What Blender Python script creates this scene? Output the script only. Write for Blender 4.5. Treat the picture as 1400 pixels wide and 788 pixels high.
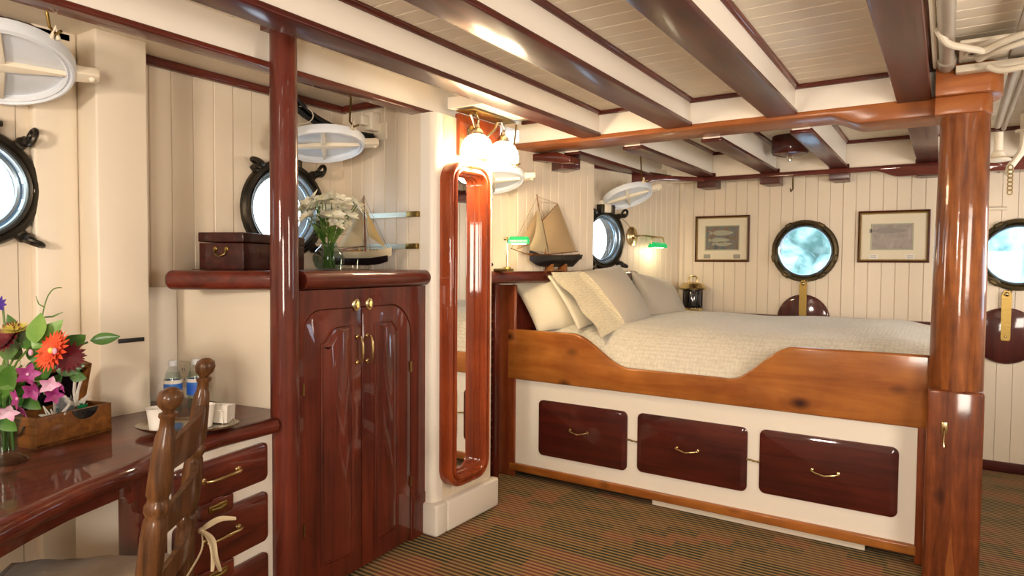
import bpy, bmesh, math, random
from mathutils import Matrix, Vector
random.seed(7)
PI = math.pi
for o in list(bpy.data.objects): bpy.data.objects.remove(o)
S = bpy.context.scene
C = S.collection
def T(x, y, z): return Matrix.Translation((x, y, z))
def RZ(d): return Matrix.Rotation(math.radians(d), 4, 'Z')
def RX(d): return Matrix.Rotation(math.radians(d), 4, 'X')
def RY(d): return Matrix.Rotation(math.radians(d), 4, 'Y')

# ------------------------------------------------------------------ camera
CAM = T(0, 0, 1.4) @ RZ(33.4) @ RX(90 - 2.1) @ RZ(0.43)
cd = bpy.data.cameras.new('camera'); co = bpy.data.objects.new('camera', cd); C.objects.link(co)
cd.sensor_width = 36; cd.lens = 36 * 900 / 1400; cd.clip_start = 0.02; cd.clip_end = 300
co.matrix_world = CAM; S.camera = co
# ------------------------------------------------------------------ world, lights, exposure
W = bpy.data.worlds.new('sky'); S.world = W; W.use_nodes = True
wn = W.node_tree.nodes; wl = W.node_tree.links
bg = wn['Background']; bg.inputs['Strength'].default_value = 4.5
wtc = wn.new('ShaderNodeTexCoord'); wsx = wn.new('ShaderNodeSeparateXYZ'); wr = wn.new('ShaderNodeValToRGB')
wl.new(wtc.outputs['Generated'], wsx.inputs[0]); wl.new(wsx.outputs['Z'], wr.inputs[0]); wl.new(wr.outputs[0], bg.inputs[0])
wr.color_ramp.elements[0].color = (.86, .93, 1, 1); wr.color_ramp.elements[1].color = (.55, .75, 1, 1)
def area(name, loc, tgt, size, power, col, sy=None):
    l = bpy.data.lights.new(name, 'AREA'); l.size = size; l.energy = power; l.color = col
    if sy: l.shape = 'RECTANGLE'; l.size_y = sy
    o = bpy.data.objects.new(name, l); C.objects.link(o)
    o.matrix_world = T(*loc) @ (Vector(tgt) - Vector(loc)).to_track_quat('-Z', 'Y').to_matrix().to_4x4()
    return o
area('unseen_light', (-1.15, -1.35, 1.75), (-2.0, 2.4, 1.4), 0.3, 36, (1, .87, .73))
area('unseen_light', (0.6, -1.2, 1.3), (-1.3, 3.4, 1.9), 0.7, 44, (1, .89, .76))  # soft warm fill added behind the camera, not a lamp
area('unseen_light', (1.3, 1.7, 1.5), (-1.0, 3.2, 2.0), 0.6, 24, (1, .89, .77))  # warm fill added at the right to brighten beam sides and hull
area('unseen_light', (1.1, 4.3, 1.5), (-1.2, 4.7, 1.6), 0.5, 9, (1, .9, .8))  # small warm fill added for the bed, no lamp here
area('cool_fill', (1.7, 4.2, 1.3), (0.5, 4.4, 2.3), 0.6, 7, (.66, .8, 1))  # added cool fill that turns the right ceiling bluish, no window here
S.view_settings.view_transform = 'Standard'; S.view_settings.look = 'None'; S.view_settings.gamma = 1
S.view_settings.exposure = 0.45

# ------------------------------------------------------------------ materials
def lin(h):
    h = h.lstrip('#'); v = [int(h[i:i+2], 16) / 255 for i in (0, 2, 4)]
    return tuple((c / 12.92 if c <= .04045 else ((c + .055) / 1.055) ** 2.4) for c in v) + (1,)
def newmat(name):
    m = bpy.data.materials.new(name); m.use_nodes = True; n = m.node_tree.nodes; p = n['Principled BSDF']
    return m, n, m.node_tree.links, p
def plain(name, h, rough=.5, metal=0, coat=0, bump=0, bscale=60, var=0, vscale=3, h2=None, sheen=0):
    m, n, l, p = newmat(name)
    p.inputs['Base Color'].default_value = lin(h); p.inputs['Roughness'].default_value = rough
    p.inputs['Metallic'].default_value = metal; p.inputs['Coat Weight'].default_value = coat
    p.inputs['Coat Roughness'].default_value = .06; p.inputs['Sheen Weight'].default_value = sheen
    tc = n.new('ShaderNodeTexCoord')
    if h2:
        ns = n.new('ShaderNodeTexNoise'); ns.inputs['Scale'].default_value = vscale; ns.inputs['Detail'].default_value = 6
        r = n.new('ShaderNodeValToRGB'); r.color_ramp.elements[0].position = .35; r.color_ramp.elements[1].position = .65
        r.color_ramp.elements[0].color = lin(h); r.color_ramp.elements[1].color = lin(h2)
        l.new(tc.outputs['Object'], ns.inputs['Vector']); l.new(ns.outputs['Fac'], r.inputs[0]); l.new(r.outputs[0], p.inputs['Base Color'])
    if bump:
        nb = n.new('ShaderNodeTexNoise'); nb.inputs['Scale'].default_value = bscale; nb.inputs['Detail'].default_value = 4
        b = n.new('ShaderNodeBump'); b.inputs['Strength'].default_value = bump; b.inputs['Distance'].default_value = .01
        l.new(tc.outputs['Object'], nb.inputs['Vector']); l.new(nb.outputs['Fac'], b.inputs['Height']); l.new(b.outputs[0], p.inputs['Normal'])
    return m
def wood(name, h1, h2, axis='Z', rough=.3, coat=.8, scale=1, stretch=14, h3=None, coatr=.08, knots=0, wob=.035):
    m, n, l, p = newmat(name)
    tc = n.new('ShaderNodeTexCoord'); mp = n.new('ShaderNodeMapping')
    sc = [stretch * scale] * 3; sc['XYZ'.index(axis)] = scale
    mp.inputs['Scale'].default_value = sc
    ns = n.new('ShaderNodeTexNoise'); ns.inputs['Scale'].default_value = 1.3; ns.inputs['Detail'].default_value = 7; ns.inputs['Roughness'].default_value = .62; ns.inputs['Distortion'].default_value = .6
    r = n.new('ShaderNodeValToRGB'); r.color_ramp.elements[0].position = .32; r.color_ramp.elements[1].position = .68
    r.color_ramp.elements[0].color = lin(h1); r.color_ramp.elements[1].color = lin(h2)
    l.new(tc.outputs['Object'], mp.inputs[0]); l.new(mp.outputs[0], ns.inputs['Vector']); l.new(ns.outputs['Fac'], r.inputs[0])
    out = r.outputs[0]
    # large cloudy figure
    n2 = n.new('ShaderNodeTexNoise'); n2.inputs['Scale'].default_value = 5 * scale; n2.inputs['Detail'].default_value = 3
    l.new(tc.outputs['Object'], n2.inputs['Vector'])
    r2 = n.new('ShaderNodeValToRGB'); r2.color_ramp.elements[0].position = .35; r2.color_ramp.elements[1].position = .7
    r2.color_ramp.elements[0].color = (.72, .68, .66, 1); r2.color_ramp.elements[1].color = (1.08, 1.08, 1.08, 1)
    mx = n.new('ShaderNodeMixRGB'); mx.blend_type = 'MULTIPLY'; mx.inputs[0].default_value = .8
    l.new(n2.outputs['Fac'], r2.inputs[0]); l.new(out, mx.inputs[1]); l.new(r2.outputs[0], mx.inputs[2]); out = mx.outputs[0]
    if knots:
        v = n.new('ShaderNodeTexVoronoi'); v.inputs['Scale'].default_value = knots; mk = n.new('ShaderNodeMapping')
        ks = [1.6] * 3; ks['XYZ'.index(axis)] = 1; mk.inputs['Scale'].default_value = ks
        l.new(tc.outputs['Object'], mk.inputs[0]); l.new(mk.outputs[0], v.inputs['Vector'])
        r3 = n.new('ShaderNodeValToRGB'); r3.color_ramp.elements[0].position = .05; r3.color_ramp.elements[1].position = .22
        r3.color_ramp.elements[0].color = lin(h3 or '#2a0e05'); r3.color_ramp.elements[1].color = (1, 1, 1, 1)
        mx2 = n.new('ShaderNodeMixRGB'); mx2.blend_type = 'MULTIPLY'; mx2.inputs[0].default_value = .95
        l.new(v.outputs['Distance'], r3.inputs[0]); l.new(out, mx2.inputs[1]); l.new(r3.outputs[0], mx2.inputs[2]); out = mx2.outputs[0]
    l.new(out, p.inputs['Base Color'])
    p.inputs['Roughness'].default_value = max(rough, .5); p.inputs['Specular IOR Level'].default_value = .2; p.inputs['Coat Weight'].default_value = coat * .9; p.inputs['Coat Roughness'].default_value = coatr * .6
    # gently uneven brushed varnish
    nb = n.new('ShaderNodeTexNoise'); nb.inputs['Scale'].default_value = 9; nb.inputs['Detail'].default_value = 3
    l.new(tc.outputs['Object'], nb.inputs['Vector'])
    b = n.new('ShaderNodeBump'); b.inputs['Strength'].default_value = wob * .6; b.inputs['Distance'].default_value = .02
    l.new(nb.outputs['Fac'], b.inputs['Height']); l.new(b.outputs[0], p.inputs['Coat Normal'])
    return m
MAH = dict(h1='#46150d', h2='#722d1b')
M = {}
M['mah_z'] = wood('mahogany_upright', **MAH, axis='Z')
M['mah_y'] = wood('mahogany_along', **MAH, axis='Y')
M['mah_x'] = wood('mahogany_across', **MAH, axis='X')
M['drawer'] = wood('drawer_mahogany', '#3a110b', '#5c2015', axis='X', coat=.8)
M['dark_y'] = wood('dark_mahogany_along', '#3a100b', '#5e2015', axis='Y', coat=.55, coatr=.28, wob=.03)
M['dark_x'] = wood('dark_mahogany_across', '#3a0d07', '#5c1a10', axis='X')
M['casing'] = wood('casing_fir', '#50220e', '#86451f', axis='Z', stretch=12, scale=2, knots=4, h3='#3a1606', coatr=.16)
M['fir_x'] = wood('varnished_fir_across', '#8e4c1a', '#b87430', axis='X', stretch=7, knots=3.5, h3='#5a2810', coatr=.2)
M['fir_z'] = wood('varnished_fir_upright', '#6c2c14', '#94491f', axis='Z', stretch=10)
M['frame'] = wood('orange_mahogany', '#7a2f12', '#a84c20', axis='Z', coatr=.06)
M['beam_fir'] = wood('orange_beam', '#8c4a1e', '#b06a34', axis='X', stretch=9, coat=.35, coatr=.3)
M['column'] = wood('column_fir', '#643010', '#a4602a', axis='Z', stretch=10, scale=2.2, knots=3.2, h3='#4a2008', coat=.8, coatr=.16, wob=.10)
M['chair'] = wood('chair_oak', '#3c2412', '#6c4626', axis='Z', stretch=16, scale=3, rough=.42, coat=.35, coatr=.2)
M['box'] = wood('box_wood', '#6c3f1c', '#94602c', axis='Y', scale=2, coat=.3, coatr=.2)
M['darkbox'] = wood('dark_box_wood', '#2a0e0a', '#4c1c12', axis='Y', scale=2, coat=.4, coatr=.15)
M['cream'] = plain('cream_paint', '#eaddc8', .38, bump=.05, bscale=14)
M['plank'] = plain('plank_paint', '#e2d2ba', .42, bump=.05, bscale=10)
M['ceilp'] = plain('ceiling_paint', '#ebe0cc', .45, bump=.05, bscale=10)
M['groove'] = plain('groove_glint_paint', '#ece0cc', .6)  # pale backing paints glints into the plank grooves
M['white'] = plain('white_paint', '#efe7da', .35, bump=.04, bscale=12)
M['lid'] = plain('lid_paint', '#dde2e8', .35, bump=.08, bscale=25)
M['lidcream'] = plain('lid_cream_paint', '#e9dcc4', .4, bump=.1, bscale=30)
M['bronze'] = plain('dark_bronze', '#2e2a24', .38, .7, bump=.15, bscale=30, h2='#453d30', vscale=8)
M['bronze2'] = plain('brown_bronze', '#3c3220', .38, .7, bump=.15, bscale=30, h2='#5d4f32', vscale=8)
M['rimblue'] = plain('port_rim_metal', '#9fb4c4', .22, .8)
M['brass'] = plain('brass', '#d2bd8c', .22, 1)
M['oldbrass'] = plain('old_brass', '#8c7440', .35, 1, bump=.1)
M['chrome'] = plain('nickel', '#c9c2b2', .2, 1)
M['black'] = plain('black_rubber', '#0e0d0d', .45)
M['blackgloss'] = plain('black_gloss', '#0b0a12', .12, coat=.8)
M['galv'] = plain('painted_pipe', '#a59a8a', .4, .25)
M['cable'] = plain('white_cable', '#d8cdb8', .5)
M['steelwhite'] = plain('white_bracket', '#d6cbb6', .4, bump=.1)
M['linen'] = plain('seat_linen', '#8f7758', .85, bump=.4, bscale=25, sheen=.3)
M['tie'] = plain('tie_linen', '#cdbb98', .85, bump=.2, bscale=60)
M['mat'] = plain('picture_mat', '#ddd2b8', .7)
M['matin'] = plain('inner_mat', '#a9aa90', .7)
M['gilt'] = plain('gilt', '#b89a58', .35, .7)
M['rosewood'] = wood('picture_rosewood', '#38140c', '#5a2414', axis='X', scale=3)
M['brownlid'] = wood('deadlight_wood', '#3c110a', '#54190f', axis='Z', coat=1, coatr=.12)
M['paper'] = plain('paper', '#e8e2d8', .6)
M['plastic_w'] = plain('outlet_plastic', '#c9bea8', .45)
M['darkin'] = plain('dark_interior', '#1c0e0a', .6)
M['green'] = plain('leaf_green', '#2f5a1c', .45, coat=.2, h2='#4f7c2c', vscale=12)
M['lime'] = plain('leaf_lime', '#5f8a34', .45, coat=.2, h2='#7aa048', vscale=12)
M['stem'] = plain('stem_green', '#5c7a2e', .5)
M['petalw'] = plain('white_petal', '#fbf8ee', .6, h2='#f0ecd0', vscale=30)
M['gerb'] = plain('coral_petal', '#d8431f', .6, h2='#e8603a', vscale=20)
M['maroon'] = plain('maroon_petal', '#5c0c18', .6, h2='#7c1420', vscale=20)
M['orch'] = plain('orchid_petal', '#7a1654', .55, h2='#a03c84', vscale=25)
M['orchl'] = plain('orchid_pale', '#d8b8c8', .55, h2='#c880a8', vscale=25)
M['yellow'] = plain('yellow_petal', '#c8b83c', .6, h2='#dcd070', vscale=40)
M['purple'] = plain('purple_petal', '#4a2c90', .6)
M['bluelabel'] = plain('blue_label', '#2c5cc0', .4, h2='#3c8ccc', vscale=14)
M['sail'] = plain('cream_sail', '#b3a17c', .8, bump=.1, bscale=100)
M['sail2'] = plain('tan_sail', '#a58a64', .8, bump=.1, bscale=100)
M['sail3'] = plain('amber_sail', '#d8b878', .8)
M['hullblack'] = plain('hull_black', '#151013', .3, coat=.4)
M['hullcream'] = plain('hull_cream', '#d9c9a8', .4)
M['shore_green'] = plain('hazy_shore_trees', '#5c7a70', .9, h2='#a8bcb4', vscale=1.4)  # whitish greens, distance haze mixed into the colour
M['galvbar'] = plain('dull_steel', '#c2cabc', .4, .45)
M['silver'] = plain('silver', '#b9b0a0', .18, 1)

def glassmat(name, tint=(1, 1, 1, 1), gl=.12, rough=.02):
    m, n, l, p = newmat(name); n.remove(p)
    t = n.new('ShaderNodeBsdfTransparent'); t.inputs[0].default_value = tint
    g = n.new('ShaderNodeBsdfGlossy'); g.inputs['Roughness'].default_value = rough
    f = n.new('ShaderNodeFresnel'); f.inputs[0].default_value = 1.45; mx = n.new('ShaderNodeMixShader')
    gm = n.new('ShaderNodeNewGeometry'); sb = n.new('ShaderNodeMath'); sb.operation = 'SUBTRACT'; sb.inputs[0].default_value = 1; l.new(gm.outputs['Backfacing'], sb.inputs[1])
    mu = n.new('ShaderNodeMath'); mu.operation = 'MULTIPLY'; l.new(f.outputs[0], mu.inputs[0]); l.new(sb.outputs[0], mu.inputs[1]); l.new(mu.outputs[0], mx.inputs[0]); l.new(t.outputs[0], mx.inputs[1]); l.new(g.outputs[0], mx.inputs[2])
    l.new(mx.outputs[0], n['Material Output'].inputs[0]); return m
M['glass'] = glassmat('window_glass', (.93, .97, 1, 1))
M['vglass'] = glassmat('vase_glass', (.80, .86, .86, 1))
M['water'] = glassmat('vase_water', (.85, .9, .84, 1))
M['pet'] = glassmat('bottle_plastic', (.86, .9, .92, 1), rough=.08)
m, n, l, p = newmat('mirror_glass'); p.inputs['Base Color'].default_value = (.9, .9, .88, 1); p.inputs['Metallic'].default_value = 1; p.inputs['Roughness'].default_value = .01; M['mirror'] = m
def emit(name, h, st, base='#ffffff'):
    m, n, l, p = newmat(name); p.inputs['Base Color'].default_value = lin(base)
    p.inputs['Emission Color'].default_value = lin(h); p.inputs['Emission Strength'].default_value = st
    p.inputs['Roughness'].default_value = .3; return m
M['globe'] = emit('lit_opal_glass', '#ffe2ae', 9)
M['greenlit'] = emit('lit_green_glass', '#18b060', .7, '#108048')
M['greenglass'] = plain('green_glass_shade', '#12804a', .1, coat=1)
M['bulb'] = emit('lit_bulb', '#ffdca0', 14)

# quilted bedspread
def quilt(name, h, scale=70, st=.7):
    m, n, l, p = newmat(name); tc = n.new('ShaderNodeTexCoord'); p.inputs['Roughness'].default_value = .85
    p.inputs['Base Color'].default_value = lin(h); p.inputs['Sheen Weight'].default_value = .2
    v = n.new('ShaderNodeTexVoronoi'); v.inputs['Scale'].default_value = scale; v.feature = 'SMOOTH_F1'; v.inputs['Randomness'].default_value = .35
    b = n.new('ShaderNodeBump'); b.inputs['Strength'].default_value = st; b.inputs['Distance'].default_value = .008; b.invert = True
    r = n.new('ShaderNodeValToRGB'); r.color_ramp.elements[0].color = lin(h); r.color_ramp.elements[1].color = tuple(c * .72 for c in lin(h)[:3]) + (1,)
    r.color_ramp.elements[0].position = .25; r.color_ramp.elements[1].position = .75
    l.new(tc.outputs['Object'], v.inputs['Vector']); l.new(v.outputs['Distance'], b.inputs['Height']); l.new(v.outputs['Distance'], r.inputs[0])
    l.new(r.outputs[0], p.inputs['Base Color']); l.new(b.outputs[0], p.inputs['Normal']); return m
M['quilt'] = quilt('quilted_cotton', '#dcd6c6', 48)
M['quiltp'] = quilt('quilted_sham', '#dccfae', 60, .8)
M['pillow'] = plain('pillow_cotton', '#e2d8c0', .85, bump=.35, bscale=9, sheen=.2)
M['pillowg'] = plain('grey_shaded_cotton', '#b5aa98', .85, bump=.3, bscale=8, sheen=.2)  # grey puts shade into the sham's face beside its lit flange

# ribbed carpet: gold and dark ribs along X with blocks of rust, olive and tan
m, n, l, p = newmat('ribbed_carpet'); tc = n.new('ShaderNodeTexCoord'); sx = n.new('ShaderNodeSeparateXYZ'); l.new(tc.outputs['Object'], sx.inputs[0])
def math_node(op, a, b=None):
    k = n.new('ShaderNodeMath'); k.operation = op
    for i, v in enumerate((a, b)):
        if v is None: continue
        if isinstance(v, (int, float)): k.inputs[i].default_value = v
        else: l.new(v, k.inputs[i])
    return k.outputs[0]
PER = .029
yy = math_node('DIVIDE', sx.outputs['Y'], PER); fr = math_node('FRACT', yy)
row = math_node('FLOOR', math_node('DIVIDE', sx.outputs['Y'], PER * 3)); 
wn1 = n.new('ShaderNodeTexWhiteNoise'); wn1.noise_dimensions = '1D'; l.new(row, wn1.inputs['W'])
colx = math_node('FLOOR', math_node('ADD', math_node('DIVIDE', sx.outputs['X'], .17), math_node('MULTIPLY', wn1.outputs['Value'], 1.0)))
cv = n.new('ShaderNodeCombineXYZ'); l.new(colx, cv.inputs[0]); l.new(row, cv.inputs[1])
wn2 = n.new('ShaderNodeTexWhiteNoise'); wn2.noise_dimensions = '2D'; l.new(cv.outputs[0], wn2.inputs['Vector'])
rib = n.new('ShaderNodeValToRGB'); rib.color_ramp.interpolation = 'CONSTANT'
for i, (ps, h) in enumerate([(0, '#7e5c3e'), (.26, '#3c3a20'), (.46, '#94503c'), (.66, '#70502f'), (.84, '#4a4426')]):
    e = rib.color_ramp.elements[i] if i < 2 else rib.color_ramp.elements.new(ps)
    e.position = ps; e.color = lin(h)
l.new(wn2.outputs['Value'], rib.inputs[0])
st = n.new('ShaderNodeValToRGB'); st.color_ramp.elements[0].position = .0; st.color_ramp.elements[0].color = (0, 0, 0, 1); st.color_ramp.elements[1].position = 1; st.color_ramp.elements[1].color = (0, 0, 0, 1)
for ps, v in [(.12, 0), (.22, 1), (.52, 1), (.62, 0)]:
    e = st.color_ramp.elements.new(ps); e.color = (v, v, v, 1)
l.new(fr, st.inputs[0])
mx = n.new('ShaderNodeMixRGB'); l.new(st.outputs[0], mx.inputs[0]); l.new(rib.outputs[0], mx.inputs[1])
g2 = n.new('ShaderNodeValToRGB'); g2.color_ramp.elements[0].color = lin('#a48e62'); g2.color_ramp.elements[1].color = lin('#9c8052')
nz = n.new('ShaderNodeTexNoise'); nz.inputs['Scale'].default_value = 300; l.new(tc.outputs['Object'], nz.inputs['Vector'])
l.new(nz.outputs['Fac'], g2.inputs[0]); l.new(g2.outputs[0], mx.inputs[2])
dk = n.new('ShaderNodeValToRGB')
for i, (ps, v) in enumerate([(0, .8), (.6, .9), (.70, .34), (.88, .34), (1, .8)]):
    e = dk.color_ramp.elements[i] if i < 2 else dk.color_ramp.elements.new(ps)
    e.position = ps; e.color = (v, v * .95, v * .85, 1)
l.new(fr, dk.inputs[0])
mm = n.new('ShaderNodeMixRGB'); mm.blend_type = 'MULTIPLY'; mm.inputs[0].default_value = 1; l.new(mx.outputs[0], mm.inputs[1]); l.new(dk.outputs[0], mm.inputs[2])
l.new(mm.outputs[0], p.inputs['Base Color']); p.inputs['Roughness'].default_value = .95
bp = n.new('ShaderNodeBump'); bp.inputs['Strength'].default_value = .5; bp.inputs['Distance'].default_value = .006
hh = math_node('ADD', dk.outputs[0], math_node('MULTIPLY', nz.outputs['Fac'], .4)); l.new(hh, bp.inputs['Height']); l.new(bp.outputs[0], p.inputs['Normal'])
M['carpet'] = m
def picture_mat(name, cols, scale):
    m, n, l, p = newmat(name); tc = n.new('ShaderNodeTexCoord'); ns = n.new('ShaderNodeTexNoise'); ns.inputs['Scale'].default_value = scale; ns.inputs['Detail'].default_value = 5; ns.inputs['Distortion'].default_value = 1
    r = n.new('ShaderNodeValToRGB')
    for i, (ps, h) in enumerate(cols):
        e = r.color_ramp.elements[i] if i < 2 else r.color_ramp.elements.new(ps)
        e.position = ps; e.color = lin(h)
    l.new(tc.outputs['Object'], ns.inputs['Vector']); l.new(ns.outputs['Fac'], r.inputs[0]); l.new(r.outputs[0], p.inputs['Base Color'])
    p.inputs['Roughness'].default_value = .5; return m
M['print1'] = picture_mat('fish_print', [(.3, '#3a4a50'), (.45, '#66706c'), (.55, '#7e5c4a'), (.7, '#3c5a42')], 30)
M['print2'] = picture_mat('grey_print', [(.3, '#8a8078'), (.7, '#a59a90')], 14)
M['fishpale'] = plain('pale_fish', '#9c9a86', .6)
M['fishgrey'] = plain('grey_fish', '#8c847c', .6)

# ------------------------------------------------------------------ mesh helpers
def bm_(): return bmesh.new()
def box(b, x0, x1, y0, y1, z0, z1, Mx=None, bev=0):
    r = bmesh.ops.create_cube(b, size=1)
    vs = r['verts']
    bmesh.ops.scale(b, vec=(abs(x1 - x0), abs(y1 - y0), abs(z1 - z0)), verts=vs)
    bmesh.ops.translate(b, vec=((x0 + x1) / 2, (y0 + y1) / 2, (z0 + z1) / 2), verts=vs)
    if bev:
        es = list({e for v in vs for e in v.link_edges})
        g = bmesh.ops.bevel(b, geom=es, offset=bev, segments=3, profile=.5, affect='EDGES')
        vs = list({v for v in g['verts']} | {v for v in vs if v.is_valid})
    if Mx is not None: bmesh.ops.transform(b, matrix=Mx, verts=vs)
    return b
def prism(b, pts, z0, z1, Mx=None, bev=0, seg=3):
    """polygon pts (x,y) extruded from z0 to z1, optional bevel on the rims"""
    lo = [b.verts.new((x, y, z0)) for x, y in pts]; hi = [b.verts.new((x, y, z1)) for x, y in pts]
    n = len(pts); fs = []
    fs.append(b.faces.new(list(reversed(lo)))); fs.append(b.faces.new(hi))
    for i in range(n): fs.append(b.faces.new((lo[i], lo[(i + 1) % n], hi[(i + 1) % n], hi[i])))
    bmesh.ops.recalc_face_normals(b, faces=fs)
    vs = lo + hi
    if bev:
        es = [e for e in {e for v in vs for e in v.link_edges} if (e.verts[0] in lo) == (e.verts[1] in lo)]
        g = bmesh.ops.bevel(b, geom=es, offset=bev, segments=seg, profile=.5, affect='EDGES', clamp_overlap=True)
        vs = list(set(g['verts']) | {v for v in vs if v.is_valid})
    if Mx is not None: bmesh.ops.transform(b, matrix=Mx, verts=vs)
    return b
PX = Matrix(((0, 0, 1, 0), (1, 0, 0, 0), (0, 1, 0, 0), (0, 0, 0, 1)))   # (s, z) polygon stands on a wall: s along local Y, z up, depth along local X
PY = Matrix(((1, 0, 0, 0), (0, 0, -1, 0), (0, 1, 0, 0), (0, 0, 0, 1)))  # (x, z) polygon facing -Y; depth z goes to -Y
def lathe(b, prof, seg=24, Mx=None, cap=True):
    rings = []; vs = []
    for r, z in prof:
        if r < 1e-6: v = b.verts.new((0, 0, z)); rings.append([v]); vs.append(v)
        else:
            rr = [b.verts.new((r * math.cos(2 * PI * i / seg), r * math.sin(2 * PI * i / seg), z)) for i in range(seg)]
            rings.append(rr); vs += rr
    for a, c in zip(rings, rings[1:]):
        if len(a) == 1 and len(c) == 1: continue
        for i in range(seg):
            j = (i + 1) % seg
            if len(a) == 1: b.faces.new((a[0], c[i], c[j]))
            elif len(c) == 1: b.faces.new((a[i], a[j], c[0]))
            else: b.faces.new((a[i], a[j], c[j], c[i]))
    if cap:
        for rr in (rings[0], rings[-1]):
            if len(rr) > 2:
                try: b.faces.new(rr)
                except ValueError: pass
    bmesh.ops.recalc_face_normals(b, faces=list({f for v in vs for f in v.link_faces}))
    if Mx is not None: bmesh.ops.transform(b, matrix=Mx, verts=vs)
    return b
def tube(b, pts, r, seg=10, Mx=None, closed=False, flat=1.0):
    pts = [Vector(p) for p in pts]; n = len(pts); rs = r if isinstance(r, (list, tuple)) else [r] * n
    rings = []; vs = []; up = None
    for i, p in enumerate(pts):
        a = pts[(i - 1) % n] if (closed or i) else p; c = pts[(i + 1) % n] if (closed or i < n - 1) else p
        d = (c - a).normalized()
        if up is None: up = Vector((0, 0, 1)) if abs(d.z) < .9 else Vector((1, 0, 0))
        x = (up - d * up.dot(d)).normalized(); y = d.cross(x); up = x
        rr = [b.verts.new(p + (x * math.cos(2 * PI * k / seg) + y * math.sin(2 * PI * k / seg) * flat) * rs[i]) for k in range(seg)]
        rings.append(rr); vs += rr
    m_ = n if closed else n - 1
    for i in range(m_):
        a, c = rings[i], rings[(i + 1) % n]
        for k in range(seg): b.faces.new((a[k], a[(k + 1) % seg], c[(k + 1) % seg], c[k]))
    if not closed: b.faces.new(list(reversed(rings[0]))); b.faces.new(rings[-1])
    if Mx is not None: bmesh.ops.transform(b, matrix=Mx, verts=vs)
    return b
def cr(pts, n=6):
    P_ = [Vector(p) for p in pts]; out = []
    for i in range(len(P_) - 1):
        p0 = P_[max(0, i - 1)]; p1 = P_[i]; p2 = P_[i + 1]; p3 = P_[min(len(P_) - 1, i + 2)]
        for k in range(n):
            t = k / n; out.append(.5 * ((2 * p1) + (p2 - p0) * t + (2 * p0 - 5 * p1 + 4 * p2 - p3) * t * t + (3 * p1 - p0 - 3 * p2 + p3) * t ** 3))
    return out + [P_[-1]]
def sweep(b, path, prof, Mx=None):
    """closed loop path in (s, z) plane; prof = list of (inset, depth): inset positive toward the inside; depth on local X"""
    n = len(path); rings = []; vs = []
    for i in range(n):
        a = Vector(path[(i - 1) % n]); c = Vector(path[(i + 1) % n]); d = (c - a).normalized(); nn = Vector((-d.y, d.x))
        p = Vector(path[i]); rr = []
        for ins, dep in prof:
            q = p + nn * ins; v = b.verts.new((dep, q.x, q.y)); rr.append(v); vs.append(v)
        rings.append(rr)
    k = len(prof)
    for i in range(n):
        a, c = rings[i], rings[(i + 1) % n]
        for j in range(k): b.faces.new((a[j], a[(j + 1) % k], c[(j + 1) % k], c[j]))
    bmesh.ops.recalc_face_normals(b, faces=list({f for v in vs for f in v.link_faces}))
    if Mx is not None: bmesh.ops.transform(b, matrix=Mx, verts=vs)
    return b
def rrect(s0, s1, z0, z1, r, n=6):
    """rounded rectangle, counter-clockwise; r = radius or (bl, br, tr, tl)"""
    rs = r if isinstance(r, (tuple, list)) else (r,) * 4
    out = []
    for (cx, cz, a0), q in zip([(s0, z0, PI), (s1, z0, 1.5 * PI), (s1, z1, 0), (s0, z1, .5 * PI)], rs):
        px = cx + (q if cx == s0 else -q); pz = cz + (q if cz == z0 else -q)
        if q < 1e-6: out.append((cx, cz)); continue
        for i in range(n + 1):
            a = a0 + i / n * PI / 2; out.append((px + q * math.cos(a), pz + q * math.sin(a)))
    return out
def sphere(b, c, r, seg=16, sc=(1, 1, 1), Mx=None):
    g = bmesh.ops.create_uvsphere(b, u_segments=seg, v_segments=max(6, seg // 2), radius=r); vs = g['verts']
    bmesh.ops.scale(b, vec=sc, verts=vs); bmesh.ops.translate(b, vec=c, verts=vs)
    if Mx is not None: bmesh.ops.transform(b, matrix=Mx, verts=vs)
    return b
WM = {}
def obj(name, b, mat, parent=None, world=False, smooth=True, ang=35, kind=None, label=None):
    me = bpy.data.meshes.new(name)
    if parent is not None and world:
        bmesh.ops.transform(b, matrix=WM[parent.name].inverted(), verts=b.verts)
    b.to_mesh(me); b.free(); me.materials.append(M[mat] if isinstance(mat, str) else mat)
    if smooth:
        for p_ in me.polygons: p_.use_smooth = True
        try: me.set_sharp_from_angle(angle=math.radians(ang))
        except Exception: pass
    o = bpy.data.objects.new(name, me); C.objects.link(o)
    if parent is not None: o.parent = parent; WM[o.name] = WM[parent.name]
    else: WM[o.name] = Matrix.Identity(4)
    if kind: o['kind'] = kind
    if label: o['label'] = label
    return o
def place(o, Mx):
    """put a finished top-level mesh object, built in its own frame, at Mx"""
    o.matrix_world = Mx; o.matrix_basis = Mx; WM[o.name] = Mx; return o
def thing(name, label, cat, Mx=None, group=None):
    o = bpy.data.objects.new(name, None); C.objects.link(o); o.empty_display_size = .05
    Mx = Mx or Matrix.Identity(4); o.matrix_basis = Mx; WM[o.name] = Mx
    o['label'] = label; o['category'] = cat
    if group: o['group'] = group
    return o
def tag(o, label, cat, group=None):
    o['label'] = label; o['category'] = cat
    if group: o['group'] = group
    return o
def struct(name, b, mat, Mx=None, label=None):
    o = obj(name, b, mat); o['kind'] = 'structure'
    if Mx is not None: place(o, Mx)
    return o
def inst(src, name, parent, Mb=None):
    o = src.copy(); o.name = name; C.objects.link(o); o.parent = parent; WM[o.name] = WM[parent.name]
    if Mb is not None: o.matrix_basis = Mb
    return o
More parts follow.
